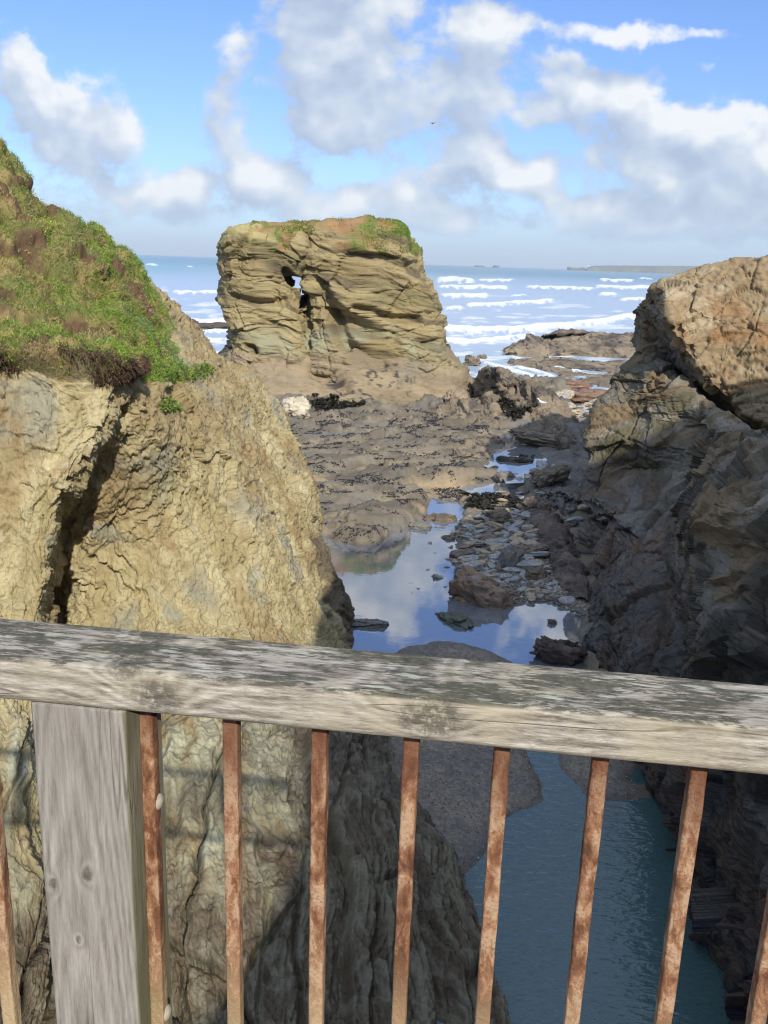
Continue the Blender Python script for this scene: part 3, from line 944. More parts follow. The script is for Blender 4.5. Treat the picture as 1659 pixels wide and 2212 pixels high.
    c = mix(c, bed, sst(0.0, 0.4, sp) * 0.85)
    c = mix(c, c * np.array([0.6, 0.6, 0.62]), wet * (y < 60))
    c = mix(c, np.array([0.12, 0.085, 0.065]), 0.7 * sst(0, 1, sbo))
    c = mix(c, np.array([0.155, 0.15, 0.145]), 0.7 * sst(-0.3, 0.8, sl))
    rr = rr - 0.4 * wet - 0.12 * w2
    return z, c, rr


def shore():
    ys = 5.0 * (1.0042 ** np.arange(0, 700))
    ys = ys[ys < 96]
    us = np.linspace(-0.62, 0.62, 640)
    yy, uu = np.meshgrid(ys, us, indexing='ij')
    xx = uu * (yy + 4)
    z, c, r = terrain(xx.ravel(), yy.ravel())
    v = np.stack([xx.ravel(), yy.ravel(), z], 1)
    me = new_mesh('shore', v, grid_faces(len(ys), len(us))[:, ::-1], M_GROUND, np.concatenate([c, r[:, None]], 1))
    tag(add('shore_ground', me), 'brown rock platform with sand and gravel between the pools', kind='structure')
    # a wide bed far below carries the sea and everything beyond the modelled shore
    s = 20500.0
    bed = new_mesh('sea_bed', np.array([[-s, -s, -3.2], [s, -s, -3.2], [s, s, -3.2], [-s, s, -3.2]]), np.array([[0, 1, 2, 3]]), M_BED)
    tag(add('sea_bed', bed), kind='structure')


M_BED, _t, _b = material('sea_bed_sand')
_b.inputs['Base Color'].default_value = (0.16, 0.14, 0.10, 1)
_b.inputs['Roughness'].default_value = 0.9
shore()


def ground_z(x, y):
    x = np.atleast_1d(np.asarray(x, np.float64))
    y = np.atleast_1d(np.asarray(y, np.float64))
    return terrain(x, y)[0]


# ------------------------------------------------------------------ water
def water_material(name, murk, murk_fac, ior, ripple, rscale, tint=(0.85, 0.93, 0.95), rough=0.02, stretch=(1, 1, 1)):
    m = bpy.data.materials.new(name)
    m.use_nodes = True
    t = NT(m.node_tree)
    t.n.remove(t.n['Principled BSDF'])
    out = t.n['Material Output']
    pos = geo_pos(t)
    v = t.mapping(pos, (0, 0, 0.5), stretch)
    h = t.math('ADD', t.noise(v, rscale, 3, 0.5, 0.6), t.math('MULTIPLY', t.noise(v, rscale * 2.7, 2, 0.5), 0.4))
    nrm = t.bump(h, ripple, 0.05)
    tr = t.node('ShaderNodeBsdfTransparent')
    tr.inputs[0].default_value = tint + (1,)
    df = t.node('ShaderNodeBsdfDiffuse')
    df.inputs[0].default_value = murk + (1,)
    gl = t.node('ShaderNodeBsdfGlossy')
    gl.inputs['Roughness'].default_value = rough
    gl.inputs[0].default_value = (1, 1, 1, 1)
    t.l.new(nrm, gl.inputs['Normal'])
    fr = t.node('ShaderNodeFresnel')
    fr.inputs['IOR'].default_value = ior
    t.l.new(nrm, fr.inputs['Normal'])
    m1 = t.node('ShaderNodeMixShader')
    m1.inputs[0].default_value = murk_fac
    t.l.new(tr.outputs[0], m1.inputs[1])
    t.l.new(df.outputs[0], m1.inputs[2])
    m2 = t.node('ShaderNodeMixShader')
    t.l.new(fr.outputs[0], m2.inputs[0])
    t.l.new(m1.outputs[0], m2.inputs[1])
    t.l.new(gl.outputs[0], m2.inputs[2])
    t.l.new(m2.outputs[0], out.inputs['Surface'])
    return m


M_POOL = water_material('pool_water', (0.36, 0.40, 0.46), 0.5, 4.6, 0.012, 3.0)
M_CHAN = water_material('channel_water', (0.07, 0.135, 0.14), 0.80, 1.7, 0.5, 4.0, stretch=(0.6, 1.6, 1))


def patch(name, poly, z, mat, label, kind='structure', grow=0.0):
    v = np.array([(x, y, z) for x, y in poly])
    if grow:
        c = v.mean(0)
        d = v - c
        v = v + d / (np.linalg.norm(d[:, :2], axis=1, keepdims=True)) * np.array([grow, grow, 0])
    bm_v = v
    me = bpy.data.meshes.new(name)
    me.from_pydata([tuple(p) for p in bm_v], [], [list(range(len(bm_v)))])
    me.materials.append(mat)
    me.update()
    if me.polygons[0].normal.z < 0:
        me.flip_normals()
    return tag(add(name, me), label, kind=kind)


patch('pool_water', [(-7, 18.4), (8, 18.4), (9, 45), (-9, 45)], 0.0, M_POOL, 'still blue tide pool between the cliffs')
patch('channel_water', [(-4, 2), (9, 2), (9, 18.4), (-4, 18.4)], -0.0, M_CHAN, 'dark teal water in the gully below the railing')
M_POOL_HI = water_material('rock_pool_water', (0.4, 0.42, 0.44), 0.5, 6.0, 0.01, 3.0)  # pale diffuse colour stands in for brighter sky reflection
patch('rock_pool_water', POOL2, 0.60, M_POOL_HI, 'bright rock pool among dark boulders', grow=1.2)
patch('rock_pool_water', POOL3, 0.30, M_POOL_HI, 'small bright pool beside dark seaweed', grow=0.8)


# ---- the sea with its breakers
SEA_Z = -0.35
BREAKERS = [  # crest line in view, thickness in the picture, height in metres
    ([(940, 606), (985, 604), (1028, 612)], 11, 1.9), ([(1030, 607), (1075, 606), (1112, 606)], 5, 1.2),
    ([(945, 620), (1020, 621), (1100, 622)], 7, 0.9), ([(1134, 619), (1200, 622), (1285, 624)], 7, 0.8), ([(1283, 619), (1340, 621), (1440, 620)], 8, 0.8),
    ([(1292, 604), (1340, 606), (1372, 606)], 6, 1.4), ([(1376, 603), (1412, 603)], 4, 1.0),
    ([(948, 640), (1000, 640), (1058, 641)], 8, 0.9), ([(1003, 662), (1080, 658), (1150, 654), (1197, 650)], 8, 0.7), ([(958, 668), (1004, 666)], 6, 0.6),
    ([(1290, 637), (1312, 635), (1336, 638)], 7, 0.7), ([(1336, 646), (1395, 646)], 6, 0.6), ([(1100, 640), (1140, 638)], 3, 0.4),
    ([(940, 712), (1030, 718), (1110, 716), (1180, 708), (1239, 705), (1300, 697), (1340, 688), (1400, 682)], 13, 0.8),
    ([(950, 735), (1010, 738), (1090, 733), (1160, 722)], 9, 0.4),
    ([(400, 698), (440, 702), (500, 699)], 9, 0.8), ([(420, 718), (500, 716)], 5, 0.4), ([(370, 632), (420, 634), (485, 633)], 5, 0.7), ([(430, 737), (495, 735)], 6, 0.3),
    ([(310, 571), (345, 573)], 3, 1.2), ([(400, 576), (420, 577)], 2, 1.0),
    ([(1020, 775), (1080, 792), (1150, 812), (1230, 835)], 9, 0.15), ([(1100, 770), (1180, 790), (1260, 805)], 6, 0.15), ([(1110, 790), (1200, 812)], 6, 0.1),
]


def sea():
    ys = 58.0 * (1.0062 ** np.arange(0, 420))
    ys = np.concatenate([ys, np.geomspace(ys[-1] * 1.02, 20000, 160)])
    us = np.concatenate([np.linspace(-3, -0.62, 20, endpoint=False), np.linspace(-0.62, 0.62, 760), np.linspace(0.62, 3, 21)[1:]])
    yy, uu = np.meshgrid(ys, us, indexing='ij')
    x, y = (uu * (yy + 4)).ravel(), yy.ravel()
    p = np.stack([x, y, np.full_like(x, SEA_Z)], 1)
    px, py = proj(p)
    foam = np.zeros(len(x))
    hgt = np.zeros(len(x))
    wob = 3.0 * fbm(np.stack([px * 0.03, py * 0.03, py * 0], 1), 3, 501)
    for line, th, hh in BREAKERS:
        ax = np.array(line)
        m = (px > ax[:, 0].min() - 40) & (px < ax[:, 0].max() + 40) & (np.abs(py - ax[:, 1].mean()) < 60)
        idx = np.where(m)[0]
        if not len(idx):
            continue
        X, Y_ = px[idx], py[idx] + wob[idx]
        cy = np.interp(X, ax[:, 0], ax[:, 1])
        ends = sst(ax[:, 0].min() - 8, ax[:, 0].min() + 12, X) * sst(ax[:, 0].max() + 8, ax[:, 0].max() - 12, X)
        dd = Y_ - cy
        rag = 0.5 * th * fbm(np.stack([X * 0.09, Y_ * 0.15, X * 0], 1), 3, 503)
        ff = sst(-0.55 * th, -0.15 * th, dd + 0.3 * rag) * sst(0.75 * th, 0.15 * th, dd + rag) * ends
        foam[idx] = np.maximum(foam[idx], ff)
        hgt[idx] = np.maximum(hgt[idx], hh * ends * np.exp(-((dd + 0.1 * th) / (0.40 * th)) ** 2))
    swell = 0.10 * fbm(np.stack([x * 0.03, y * 0.12, x * 0], 1), 4, 505) * sst(70, 120, y) * sst(3000, 400, y)
    z = SEA_Z + hgt + swell + 0.25 * hgt * fbm(p * 0.5, 3, 506)
    # wash between the breakers
    d = y
    wash = sst(700, 140, d) * sst(0.0, 0.45, fbm(np.stack([px * 0.012, py * 0.09, px * 0], 1), 5, 507) + 0.18 * sst(300, 90, d))
    wash = np.maximum(wash * 0.75, 0.9 * sst(118, 82, d) * sst(-0.30, 0.35, fbm(np.stack([x * 0.25, y * 0.22, x * 0], 1), 5, 508)))
    foam = np.clip(np.maximum(foam, wash), 0, 1)
    deep = sst(300, 1500, d)
    green = sst(330, 700, d) * sst(2600, 1100, d)
    c = mix(np.array([0.39, 0.47, 0.58]), np.array([0.10, 0.23, 0.31]), sst(150, 1500, d))
    c = mix(c, np.array([0.13, 0.31, 0.32]), 0.55 * green * sst(620, 300, px))
    c = mix(c, np.array([0.25, 0.36, 0.36]), 0.5 * sst(130, 85, d))
    col = np.concatenate([c, foam[:, None]], 1)
    v = np.stack([x, y, z], 1)
    m, t, b = material('sea_water')
    at = t.node('ShaderNodeAttribute', attribute_name='Col')
    pos = geo_pos(t)
    va = t.mapping(pos, (0, 0, 0), (0.35, 1.0, 1.0))
    n1 = t.noise(va, 0.9, 6, 0.65, 0.6)
    n2 = t.noise(va, 0.12, 5, 0.65, 0.6)
    n = t.math('ADD', t.math('MULTIPLY', n1, 0.55), t.math('MULTIPLY', n2, 0.45))
    f = t.math('ADD', at.outputs['Alpha'], t.math('MULTIPLY', t.math('SUBTRACT', n, 0.5), 2.0))
    f = t.range(f, 0.30, 1.05, 0, 0.92, True)
    c = t.mixc(f, at.outputs['Color'], (0.78, 0.79, 0.78))
    t.l.new(c, b.inputs['Base Color'])
    t.l.new(t.math('MULTIPLY_ADD', f, 0.5, 0.28), b.inputs['Roughness'])
    b.inputs['Specular IOR Level'].default_value = 0.35
    h = t.math('ADD', t.math('MULTIPLY', n1, 0.35), t.math('MULTIPLY', n2, 1.6))
    t.l.new(t.bump(h, 0.6, 0.6), b.inputs['Normal'])
    me = new_mesh('sea', v, grid_faces(len(ys), len(us))[:, ::-1], m, col)
    tag(add('sea', me), 'blue sea with white breakers rolling in', kind='structure')


sea()


# ------------------------------------------------------------------ rocks that stand on their own
def rock_mesh(name, size, seed, mat, cols, flat=0.0, n=48, cell=1.3, amp=0.28, tidal=None, rough=0.8, lump=0.25):
    """one rock: an ellipsoid of the given half sizes, chipped into facets; origin at its middle"""
    nu, nv = n * 2, n
    th = np.linspace(0, 2 * math.pi, nu, endpoint=False)
    ph = np.linspace(0.02, math.pi - 0.02, nv)
    P_, T_ = np.meshgrid(ph, th, indexing='ij')
    d = np.stack([np.sin(P_) * np.cos(T_), np.sin(P_) * np.sin(T_), np.cos(P_)], -1).reshape(-1, 3)
    k = 1.0 / (np.abs(d) ** 2.6).sum(1, keepdims=True) ** (1 / 2.6)
    base = d * k
    f1, e1, h1 = facet(base * cell + seed * 3.1, seed, 1.2)
    f2, e2, h2 = facet(base * cell * 2.6 + seed, seed + 1, 1.2)
    w = fbm(base * 0.9 + seed, 3, seed + 2)
    st = strata((base[:, 2] * 2.0 + 0.3 * w) * (1.5 + 2 * flat), seed + 3, 0.3)
    r = 1 + amp * f1 + amp * 0.45 * f2 + lump * w + 0.14 * st * (0.4 + flat) + 0.04 * fbm(base * 7, 3, seed + 4)
    v = base * r[:, None] * np.array(size)
    c = mix(np.array(cols[0]), np.array(cols[1]), sst(-0.4, 0.4, fbm(base * np.array([1.5, 1.5, 3.0]) + seed, 4, seed + 5) + 0.3 * (_r(h1, 8) - 0.5)))
    c = mix(c, np.array(cols[2]), 0.8 * sst(0.1, 0.5, fbm(base * 2 + seed * 2, 4, seed + 6)))
    c = np.concatenate([c, np.full((len(c), 1), rough)], 1)
    top = v[:nu].mean(0)
    bot = v[-nu:].mean(0)
    vv = np.concatenate([v, top[None], bot[None]])
    cc = np.concatenate([c, c[:1], c[-1:]])
    i = np.arange(nu)
    t1 = np.stack([np.full(nu, len(v)), i, (i + 1) % nu], 1)
    o = (nv - 1) * nu
    t2 = np.stack([np.full(nu, len(v) + 1), o + (i + 1) % nu, o + i], 1)
    return new_mesh(name, vv, [grid_faces(nv, nu, 0, True), np.concatenate([t1, t2])], mat, cc)


M_ROCK = rock_material('loose_rock', 1.0, (0.2, 0.3, 0.1), (1.2, 1.2, 3.0), 0.5, 0.04, 0.45)
M_BIG = rock_material('shore_outcrop', 0.8, (0.1, 0.5, 0.3), (1.0, 1.0, 2.2), 0.6, 0.06, 0.5)
BROWN = [(0.225, 0.178, 0.125), (0.16, 0.128, 0.094), (0.14, 0.127, 0.11)]
TIDAL = [(0.245, 0.195, 0.135), (0.165, 0.132, 0.095), (0.07, 0.062, 0.056)]
GREYS = [(0.20, 0.20, 0.18), (0.15, 0.155, 0.15), (0.24, 0.19, 0.125)]
PURPLE = [(0.15, 0.115, 0.095), (0.105, 0.085, 0.075), (0.20, 0.165, 0.13)]


def rock(name, cat, label, foot, size, cols, seed, rz=0.0, rx=0.0, ry=0.0, sink=0.35, mat=None, z=None, **kw):
    """foot = (px, py) of the middle of its base in view"""
    gx = G(foot[0], foot[1], z if z is not None else 0.1)
    zz = float(ground_z(gx[0], gx[1])[0]) if z is None else z
    gx = G(foot[0], foot[1], zz)
    me = rock_mesh(name, size, seed, mat or M_ROCK, cols, **kw)
    o = add(name, me, None, (gx[0], gx[1] + size[1] * 0.6, zz + size[2] * (1 - 2 * sink)))
    o.rotation_euler = (rx, ry, rz)
    return tag(o, label, cat)


R = math.radians
rock('boulder', 'boulder', 'largest brown boulder standing in the tide pool', (1040, 1322), (0.92, 0.62, 0.66), [(0.27, 0.185, 0.12), (0.19, 0.14, 0.105), (0.27, 0.235, 0.20)], 601, R(-25), 0, R(12), 0.26, cell=0.9, amp=0.25, n=64, rough=0.45)
rock('boulder', 'boulder', 'dark pointed boulder upright in the middle of the cobbles', (1104, 1226), (0.36, 0.32, 0.44), GREYS, 603, R(20), R(-15), R(10), 0.25, cell=0.9, amp=0.25)
rock('boulder', 'boulder', 'squat brown block on the pebbles beside the purple ridge', (1160, 1254), (0.34, 0.26, 0.24), BROWN, 605, R(8), 0, 0, 0.2, flat=0.5, amp=0.18)
rock('boulder', 'boulder', 'tilted tan slab as big as the pool boulder, lying against the right cliff', (1300, 1196), (0.85, 0.62, 0.62), [(0.215, 0.165, 0.11), (0.155, 0.145, 0.125), (0.13, 0.125, 0.12)], 607, R(-20), R(20), R(24), 0.24, flat=0.6, amp=0.22, n=64)
rock('boulder', 'boulder', 'flat grey slab low in the pool close to the left cliff', (795, 1354), (0.46, 0.22, 0.10), GREYS, 609, R(5), 0, 0, 0.3, flat=0.6, z=0.0)
rock('boulder', 'boulder', 'dark layered rock with a tan edge at the head of the pool', (950, 1137), (0.62, 0.4, 0.26), [(0.15, 0.115, 0.08), (0.10, 0.085, 0.07), (0.25, 0.18, 0.11)], 611, R(0), 0, R(-4), 0.25, flat=0.8)
rock('boulder', 'boulder', 'blocky brown rock beside the black seaweed above the cobbles', (1074, 1132), (0.56, 0.42, 0.34), BROWN, 613, R(12), 0, R(5), 0.25, flat=0.4)
rock('boulder', 'boulder', 'flat grey rock tip at the edge of the ledge by the pool', (905, 1142), (0.42, 0.3, 0.13), GREYS, 615, R(-15), 0, 0, 0.3, flat=0.6, z=0.0)
rock('boulder', 'boulder', 'smooth upright brown stone above the slate cobbles', (1175, 1112), (0.28, 0.24, 0.36), BROWN, 617, 0, R(10), R(14), 0.2, amp=0.12, lump=0.12)
rock('boulder', 'boulder', 'round grey boulder at the lower end of the bright rock pool', (1092, 1040), (0.45, 0.36, 0.27), [(0.2, 0.175, 0.15), (0.16, 0.14, 0.12), (0.22, 0.2, 0.17)], 619, R(25), 0, 0, 0.25, amp=0.12, lump=0.12)
rock('boulder', 'boulder', 'dark weedy islet rock in the middle of the bright rock pool', (1113, 1000), (0.80, 0.34, 0.16), [(0.08, 0.075, 0.055), (0.05, 0.05, 0.042), (0.16, 0.13, 0.085)], 621, R(-8), 0, 0, 0.3, flat=0.5, z=0.55)
rock('boulder', 'boulder', 'brown sloping rock right of the bright rock pool', (1190, 1040), (0.75, 0.5, 0.34), BROWN, 623, R(28), 0, R(-10), 0.25, flat=0.5)
rock('boulder', 'boulder', 'purple-brown rock above the cobbles near the right cliff foot', (1150, 1105), (0.55, 0.4, 0.3), PURPLE, 625, R(35), 0, R(0), 0.25)
rock('boulder', 'boulder', 'dark rock shelf just below the outcrop beside the bright rock pool', (1170, 958), (1.5, 0.8, 0.38), BROWN, 627, R(-10), 0, R(6), 0.25, flat=0.7)
rock('boulder', 'boulder', 'pale tan boulder wedged at the foot of the sea stack', (985, 880), (0.85, 0.7, 0.7), [(0.3, 0.23, 0.16), (0.24, 0.18, 0.13), (0.27, 0.22, 0.16)], 629, R(30), 0, R(-12), 0.22, amp=0.18)
rock('boulder', 'boulder', 'cream white boulder against the stack base beside the left cliff', (641, 897), (0.75, 0.6, 0.62), [(0.55, 0.49, 0.38), (0.42, 0.36, 0.27), (0.48, 0.44, 0.34)], 631, R(20), 0, R(12), 0.22, amp=0.2)
rock('boulder', 'boulder', 'small brown rock poking out of the pool near its right shore', (1194, 1348), (0.11, 0.08, 0.08), BROWN, 633, 0, 0, 0, 0.25, z=0.0)
rock('submerged_rock', 'rock', 'greenish rock lying under the pool surface by the sandbar', (985, 1362), (0.30, 0.62, 0.20), [(0.12, 0.15, 0.115), (0.09, 0.115, 0.09), (0.17, 0.16, 0.11)], 635, R(38), 0, 0, 0.3, z=-0.14)
rock('boulder', 'boulder', 'rock cloaked in black seaweed in the pool corner behind the handrail', (1212, 1432), (0.62, 0.36, 0.34), [(0.10, 0.07, 0.055), (0.07, 0.055, 0.05), (0.15, 0.11, 0.085)], 637, R(-14), 0, R(8), 0.25, z=0.0)
# long ridges and outcrops: control nets from crest to foot
def net_rock(name, cat, label, cols, seed, cols3, mat=None, amp=1.0, res=700, strike=0.2, dip=0.5, mussel=0.0, sc_=1.0):
    """cols: each a list of 3-D points from the back foot over the crest to the front foot"""
    ctrl = np.swapaxes(np.array(cols), 0, 1)
    g = loft(ctrl, res, 5, 90)
    nr, nc = g.shape[:2]
    n = normals(g).reshape(-1, 3)
    p = g.reshape(-1, 3)
    if (n * (np.array([0.0, 0.0, 40.0]) - p)).sum(1).mean() < 0:
        n = -n
    q = p @ frame(strike, dip).T
    warp = np.stack([fbm(p * 0.4 * sc_, 3, seed + 5), fbm(p * 0.4 * sc_, 3, seed + 6), fbm(p * 0.4 * sc_, 3, seed + 7)], 1)
    s_ = q + warp * 0.4
    f1, e1, h1 = facet(s_ * np.array([0.5, 0.5, 0.9]) * sc_, seed + 11, 1.1)
    f2, e2, h2 = facet(s_ * np.array([1.2, 1.2, 2.4]) * sc_, seed + 12, 1.1)
    f3, e3, h3 = facet(s_ * np.array([2.8, 2.8, 6.0]) * sc_, seed + 13, 1.1)
    st = strata(s_[:, 2] * 1.6 * sc_, seed + 3, 0.3)
    d = amp * (0.22 * fbm(p * 0.5 * sc_, 4, seed) + 0.26 * f1 + 0.15 * f2 + 0.06 * f3 + 0.10 * st + 0.05 * fbm(p * 3 * sc_, 3, seed + 21))
    p2 = p + n * d[:, None]
    c = mix(np.array(cols3[0]), np.array(cols3[1]), sst(-0.35, 0.35, fbm(s_ * np.array([0.4, 0.4, 1.4]) * sc_, 4, seed + 31) + 0.3 * (_r(h1, 8) - 0.5)))
    c = mix(c, np.array(cols3[2]), 0.8 * sst(0.12, 0.5, fbm(p * 0.6 * sc_ + 4, 4, seed + 32)))
    if mussel:
        m = sst(0.12, 0.26, fbm(p * 2.4 * sc_, 2, seed + 33)) * sst(0.25 - mussel, 0.55 - mussel, fbm(p * 0.45 + 8, 3, seed + 34) + 0.2)
        c = mix(c, np.array([0.03, 0.03, 0.038]), 0.85 * m)
    c = np.concatenate([c, np.full((len(c), 1), 0.82)], 1)
    me = new_mesh(name, p2, grid_faces(nr, nc), mat or M_BIG, c)
    return tag(add(name, me), label, cat)


def humps(cols, back=3.0, zfoot=None, drop=1.0):
    """picture columns (crest, [middle,] front foot) -> nets with a back slope down to below the ground"""
    out = []
    for col in cols:
        crest = P(*col[0])
        ft = G(col[-1][0], col[-1][1], 0.35 if zfoot is None else zfoot)
        if zfoot is None:
            ft = G(col[-1][0], col[-1][1], float(ground_z(ft[0], ft[1])[0]))
        mids = [P(*m) for m in col[1:-1]]
        bk = crest + np.array([0, back, -0.25 * back])
        bk2 = np.array([crest[0], crest[1] + back * 1.8, min(ft[2], crest[2]) - drop])
        out.append([bk2, bk, crest] + mids + [ft, ft + np.array([0, -0.5, -drop])])
    return out


net_rock('rock_outcrop', 'outcrop', 'tall wedge-shaped outcrop right of the sea stack with a shaded left side', humps([
    [(1034, 868, 64), (1036, 875, 63.5), (1040, 885)], [(1040, 815, 63), (1044, 848, 62.5), (1052, 888)], [(1050, 795, 62), (1062, 840, 61.8), (1072, 892)], [(1078, 797, 60.5), (1088, 850, 59.8), (1094, 886)],
    [(1112, 810, 60), (1132, 860, 59), (1142, 893)], [(1150, 826, 59), (1168, 875, 56.5), (1172, 938)], [(1190, 848, 58), (1205, 895, 55.5), (1215, 948)], [(1226, 880, 57), (1236, 912, 55.5), (1245, 945)], [(1252, 925, 56), (1255, 934, 55.5), (1257, 941)]], 2.5),
    645, TIDAL, mussel=0.1, strike=0.6, dip=0.6)
net_rock('rock_outcrop', 'outcrop', 'rounded mussel-dotted mound in front of the stack base', humps([
    [(922, 925, 57), (924, 932, 56), (928, 940)], [(945, 886, 57.5), (945, 912, 55.5), (952, 948)], [(985, 868, 57.5), (980, 915, 54.5), (985, 972)], [(1020, 868, 57), (1020, 925, 53), (1025, 995)],
    [(1050, 885, 56), (1056, 940, 52), (1062, 1002)], [(1072, 915, 54), (1078, 955, 51.5), (1083, 990)], [(1090, 955, 52.5), (1091, 968, 51.5), (1092, 978)]], 2.0),
    649, TIDAL, mussel=0.25, strike=-0.3, dip=0.4)
net_rock('rock_outcrop', 'outcrop', 'dark shelf of bedrock between the bright rock pool and the right cliff', humps([
    [(1160, 990, 47), (1160, 1010, 45), (1165, 1040)], [(1190, 958, 50), (1195, 995, 46), (1190, 1065)], [(1230, 945, 51), (1225, 1000, 45), (1220, 1085)], [(1270, 950, 50), (1255, 1010, 44), (1248, 1085)], [(1300, 990, 47), (1290, 1040, 42), (1280, 1080)]], 2.0),
    653, [(0.165, 0.155, 0.145), (0.125, 0.115, 0.105), (0.20, 0.165, 0.13)], amp=0.6, strike=0.3, dip=0.2, mussel=0.15)


def spine(lines):
    """columns across a ridge: each (left foot, crest, right foot) as (px, py, z)"""
    out = []
    for l, c, r in lines:
        L_, C_, R_ = G(*l), G(*c), G(*r)
        out.append([L_ + np.array([-0.25, 0, -0.6]), L_, (L_ + C_) / 2 + np.array([-0.03, 0, 0.08]), C_, (C_ + R_) / 2 + np.array([0.08, 0, 0.06]), R_, R_ + np.array([0.3, 0, -0.6])])
    return out


net_rock('rock_ridge', 'rock ridge', 'long purple-brown rock ridge running down beside the cobbles', spine([
    ((1140, 1112, 0.1), (1152, 1104, 0.2), (1168, 1108, 0.1)), ((1148, 1140, 0.1), (1172, 1112, 0.62), (1204, 1128, 0.2)), ((1166, 1170, 0.1), (1198, 1138, 0.72), (1228, 1158, 0.25)),
    ((1190, 1215, 0.05), (1218, 1172, 0.75), (1246, 1196, 0.25)), ((1204, 1258, 0.05), (1232, 1210, 0.68), (1262, 1240, 0.2)), ((1218, 1288, 0.0), (1242, 1250, 0.5), (1270, 1280, 0.1)), ((1238, 1306, 0.0), (1252, 1290, 0.2), (1270, 1310, 0.0))]),
    641, PURPLE, amp=0.5, strike=1.2, dip=0.9, sc_=1.6)
rock('rock_slab', 'rock slab', 'wet red-brown slab in the shallows, nearest the right cliff', (1275, 868), (2.1, 1.1, 0.62), [(0.21, 0.13, 0.09), (0.15, 0.095, 0.07), (0.26, 0.17, 0.115)], 655, R(3), 0, 0, 0.25, flat=0.9, amp=0.14, rough=0.4)
rock('rock_slab', 'rock slab', 'wet orange-edged slab at the waterline beside the surf inlet', (1232, 843), (1.9, 1.0, 0.55), [(0.21, 0.13, 0.09), (0.15, 0.095, 0.07), (0.36, 0.22, 0.11)], 657, R(8), 0, 0, 0.25, flat=0.9, amp=0.14, rough=0.4)
# reefs in the surf
net_rock('reef', 'reef', 'long brown reef of rock washed by surf beyond the inlet', humps([
    [(1090, 758, 112), (1091, 762, 110), (1093, 766)], [(1112, 742, 115), (1116, 755, 111), (1120, 769)], [(1150, 727, 117), (1150, 748, 112), (1155, 772)], [(1185, 732, 118), (1190, 752, 112), (1195, 770)], [(1232, 726, 119), (1235, 748, 113), (1240, 769)],
    [(1300, 722, 120), (1300, 748, 113), (1305, 773)], [(1390, 720, 120), (1390, 750, 113), (1390, 776)], [(1520, 718, 120), (1520, 750, 113), (1520, 780)]], 5.0, SEA_Z, 1.5), 661, TIDAL, mussel=0.15, sc_=0.6, amp=1.3, dip=0.3)
net_rock('reef', 'reef', 'lower brown reef nearest the inlet with foam along its edge', humps([
    [(1100, 786, 100), (1101, 788, 99.5), (1103, 790)], [(1125, 776, 103), (1128, 784, 100), (1132, 794)], [(1170, 772, 104), (1175, 786, 99), (1180, 803)], [(1230, 774, 103), (1235, 796, 97), (1240, 822)], [(1290, 780, 102), (1295, 805, 95), (1300, 836)], [(1400, 785, 100), (1400, 810, 93), (1400, 845)]], 3.0, SEA_Z, 1.2),
    663, TIDAL, mussel=0.15, sc_=0.6, amp=0.75, dip=0.2)
net_rock('reef', 'reef', 'thin dark reef behind the long brown one', humps([
    [(1178, 722, 135), (1182, 724, 134), (1186, 726)], [(1205, 715, 137), (1208, 720, 135), (1212, 727)], [(1250, 713, 137), (1252, 719, 135), (1255, 727)], [(1285, 717, 137), (1288, 721, 135), (1290, 726)], [(1312, 721, 136), (1314, 723, 135), (1316, 726)]], 4.0, SEA_Z, 1.2),
    665, [(0.19, 0.14, 0.105), (0.13, 0.1, 0.08), (0.08, 0.07, 0.06)], sc_=0.5, amp=0.8)
rock('skerry', 'rock', 'pointed rock sticking out of the surf right of the sea stack', (1020, 790), (0.75, 0.6, 0.62), TIDAL, 667, 0, 0, R(8), 0.25, mat=M_BIG, z=SEA_Z)
rock('skerry', 'rock', 'tiny rock in the surf beside the pointed one', (1042, 776), (0.45, 0.4, 0.32), TIDAL, 669, 0, 0, 0, 0.25, mat=M_BIG, z=SEA_Z)
rock('skerry', 'rock', 'dark low rock in the surf close beside the grassy cliff', (412, 707), (1.1, 0.8, 0.8), [(0.1, 0.08, 0.07), (0.07, 0.06, 0.055), (0.12, 0.1, 0.08)], 671, 0, 0, 0, 0.3, mat=M_BIG, z=SEA_Z)
rock('skerry', 'rock', 'long dark rock awash midway between grassy cliff and stack', (440, 711), (3.2, 1.4, 0.55), [(0.1, 0.08, 0.07), (0.07, 0.06, 0.055), (0.12, 0.1, 0.08)], 673, 0, 0, 0, 0.3, mat=M_BIG, z=SEA_Z)
rock('skerry', 'rock', 'dark rock awash touching the left edge of the stack', (486, 712), (2.6, 1.4, 0.6), [(0.1, 0.08, 0.07), (0.07, 0.06, 0.055), (0.12, 0.1, 0.08)], 675, 0, 0, 0, 0.3, mat=M_BIG, z=SEA_Z)


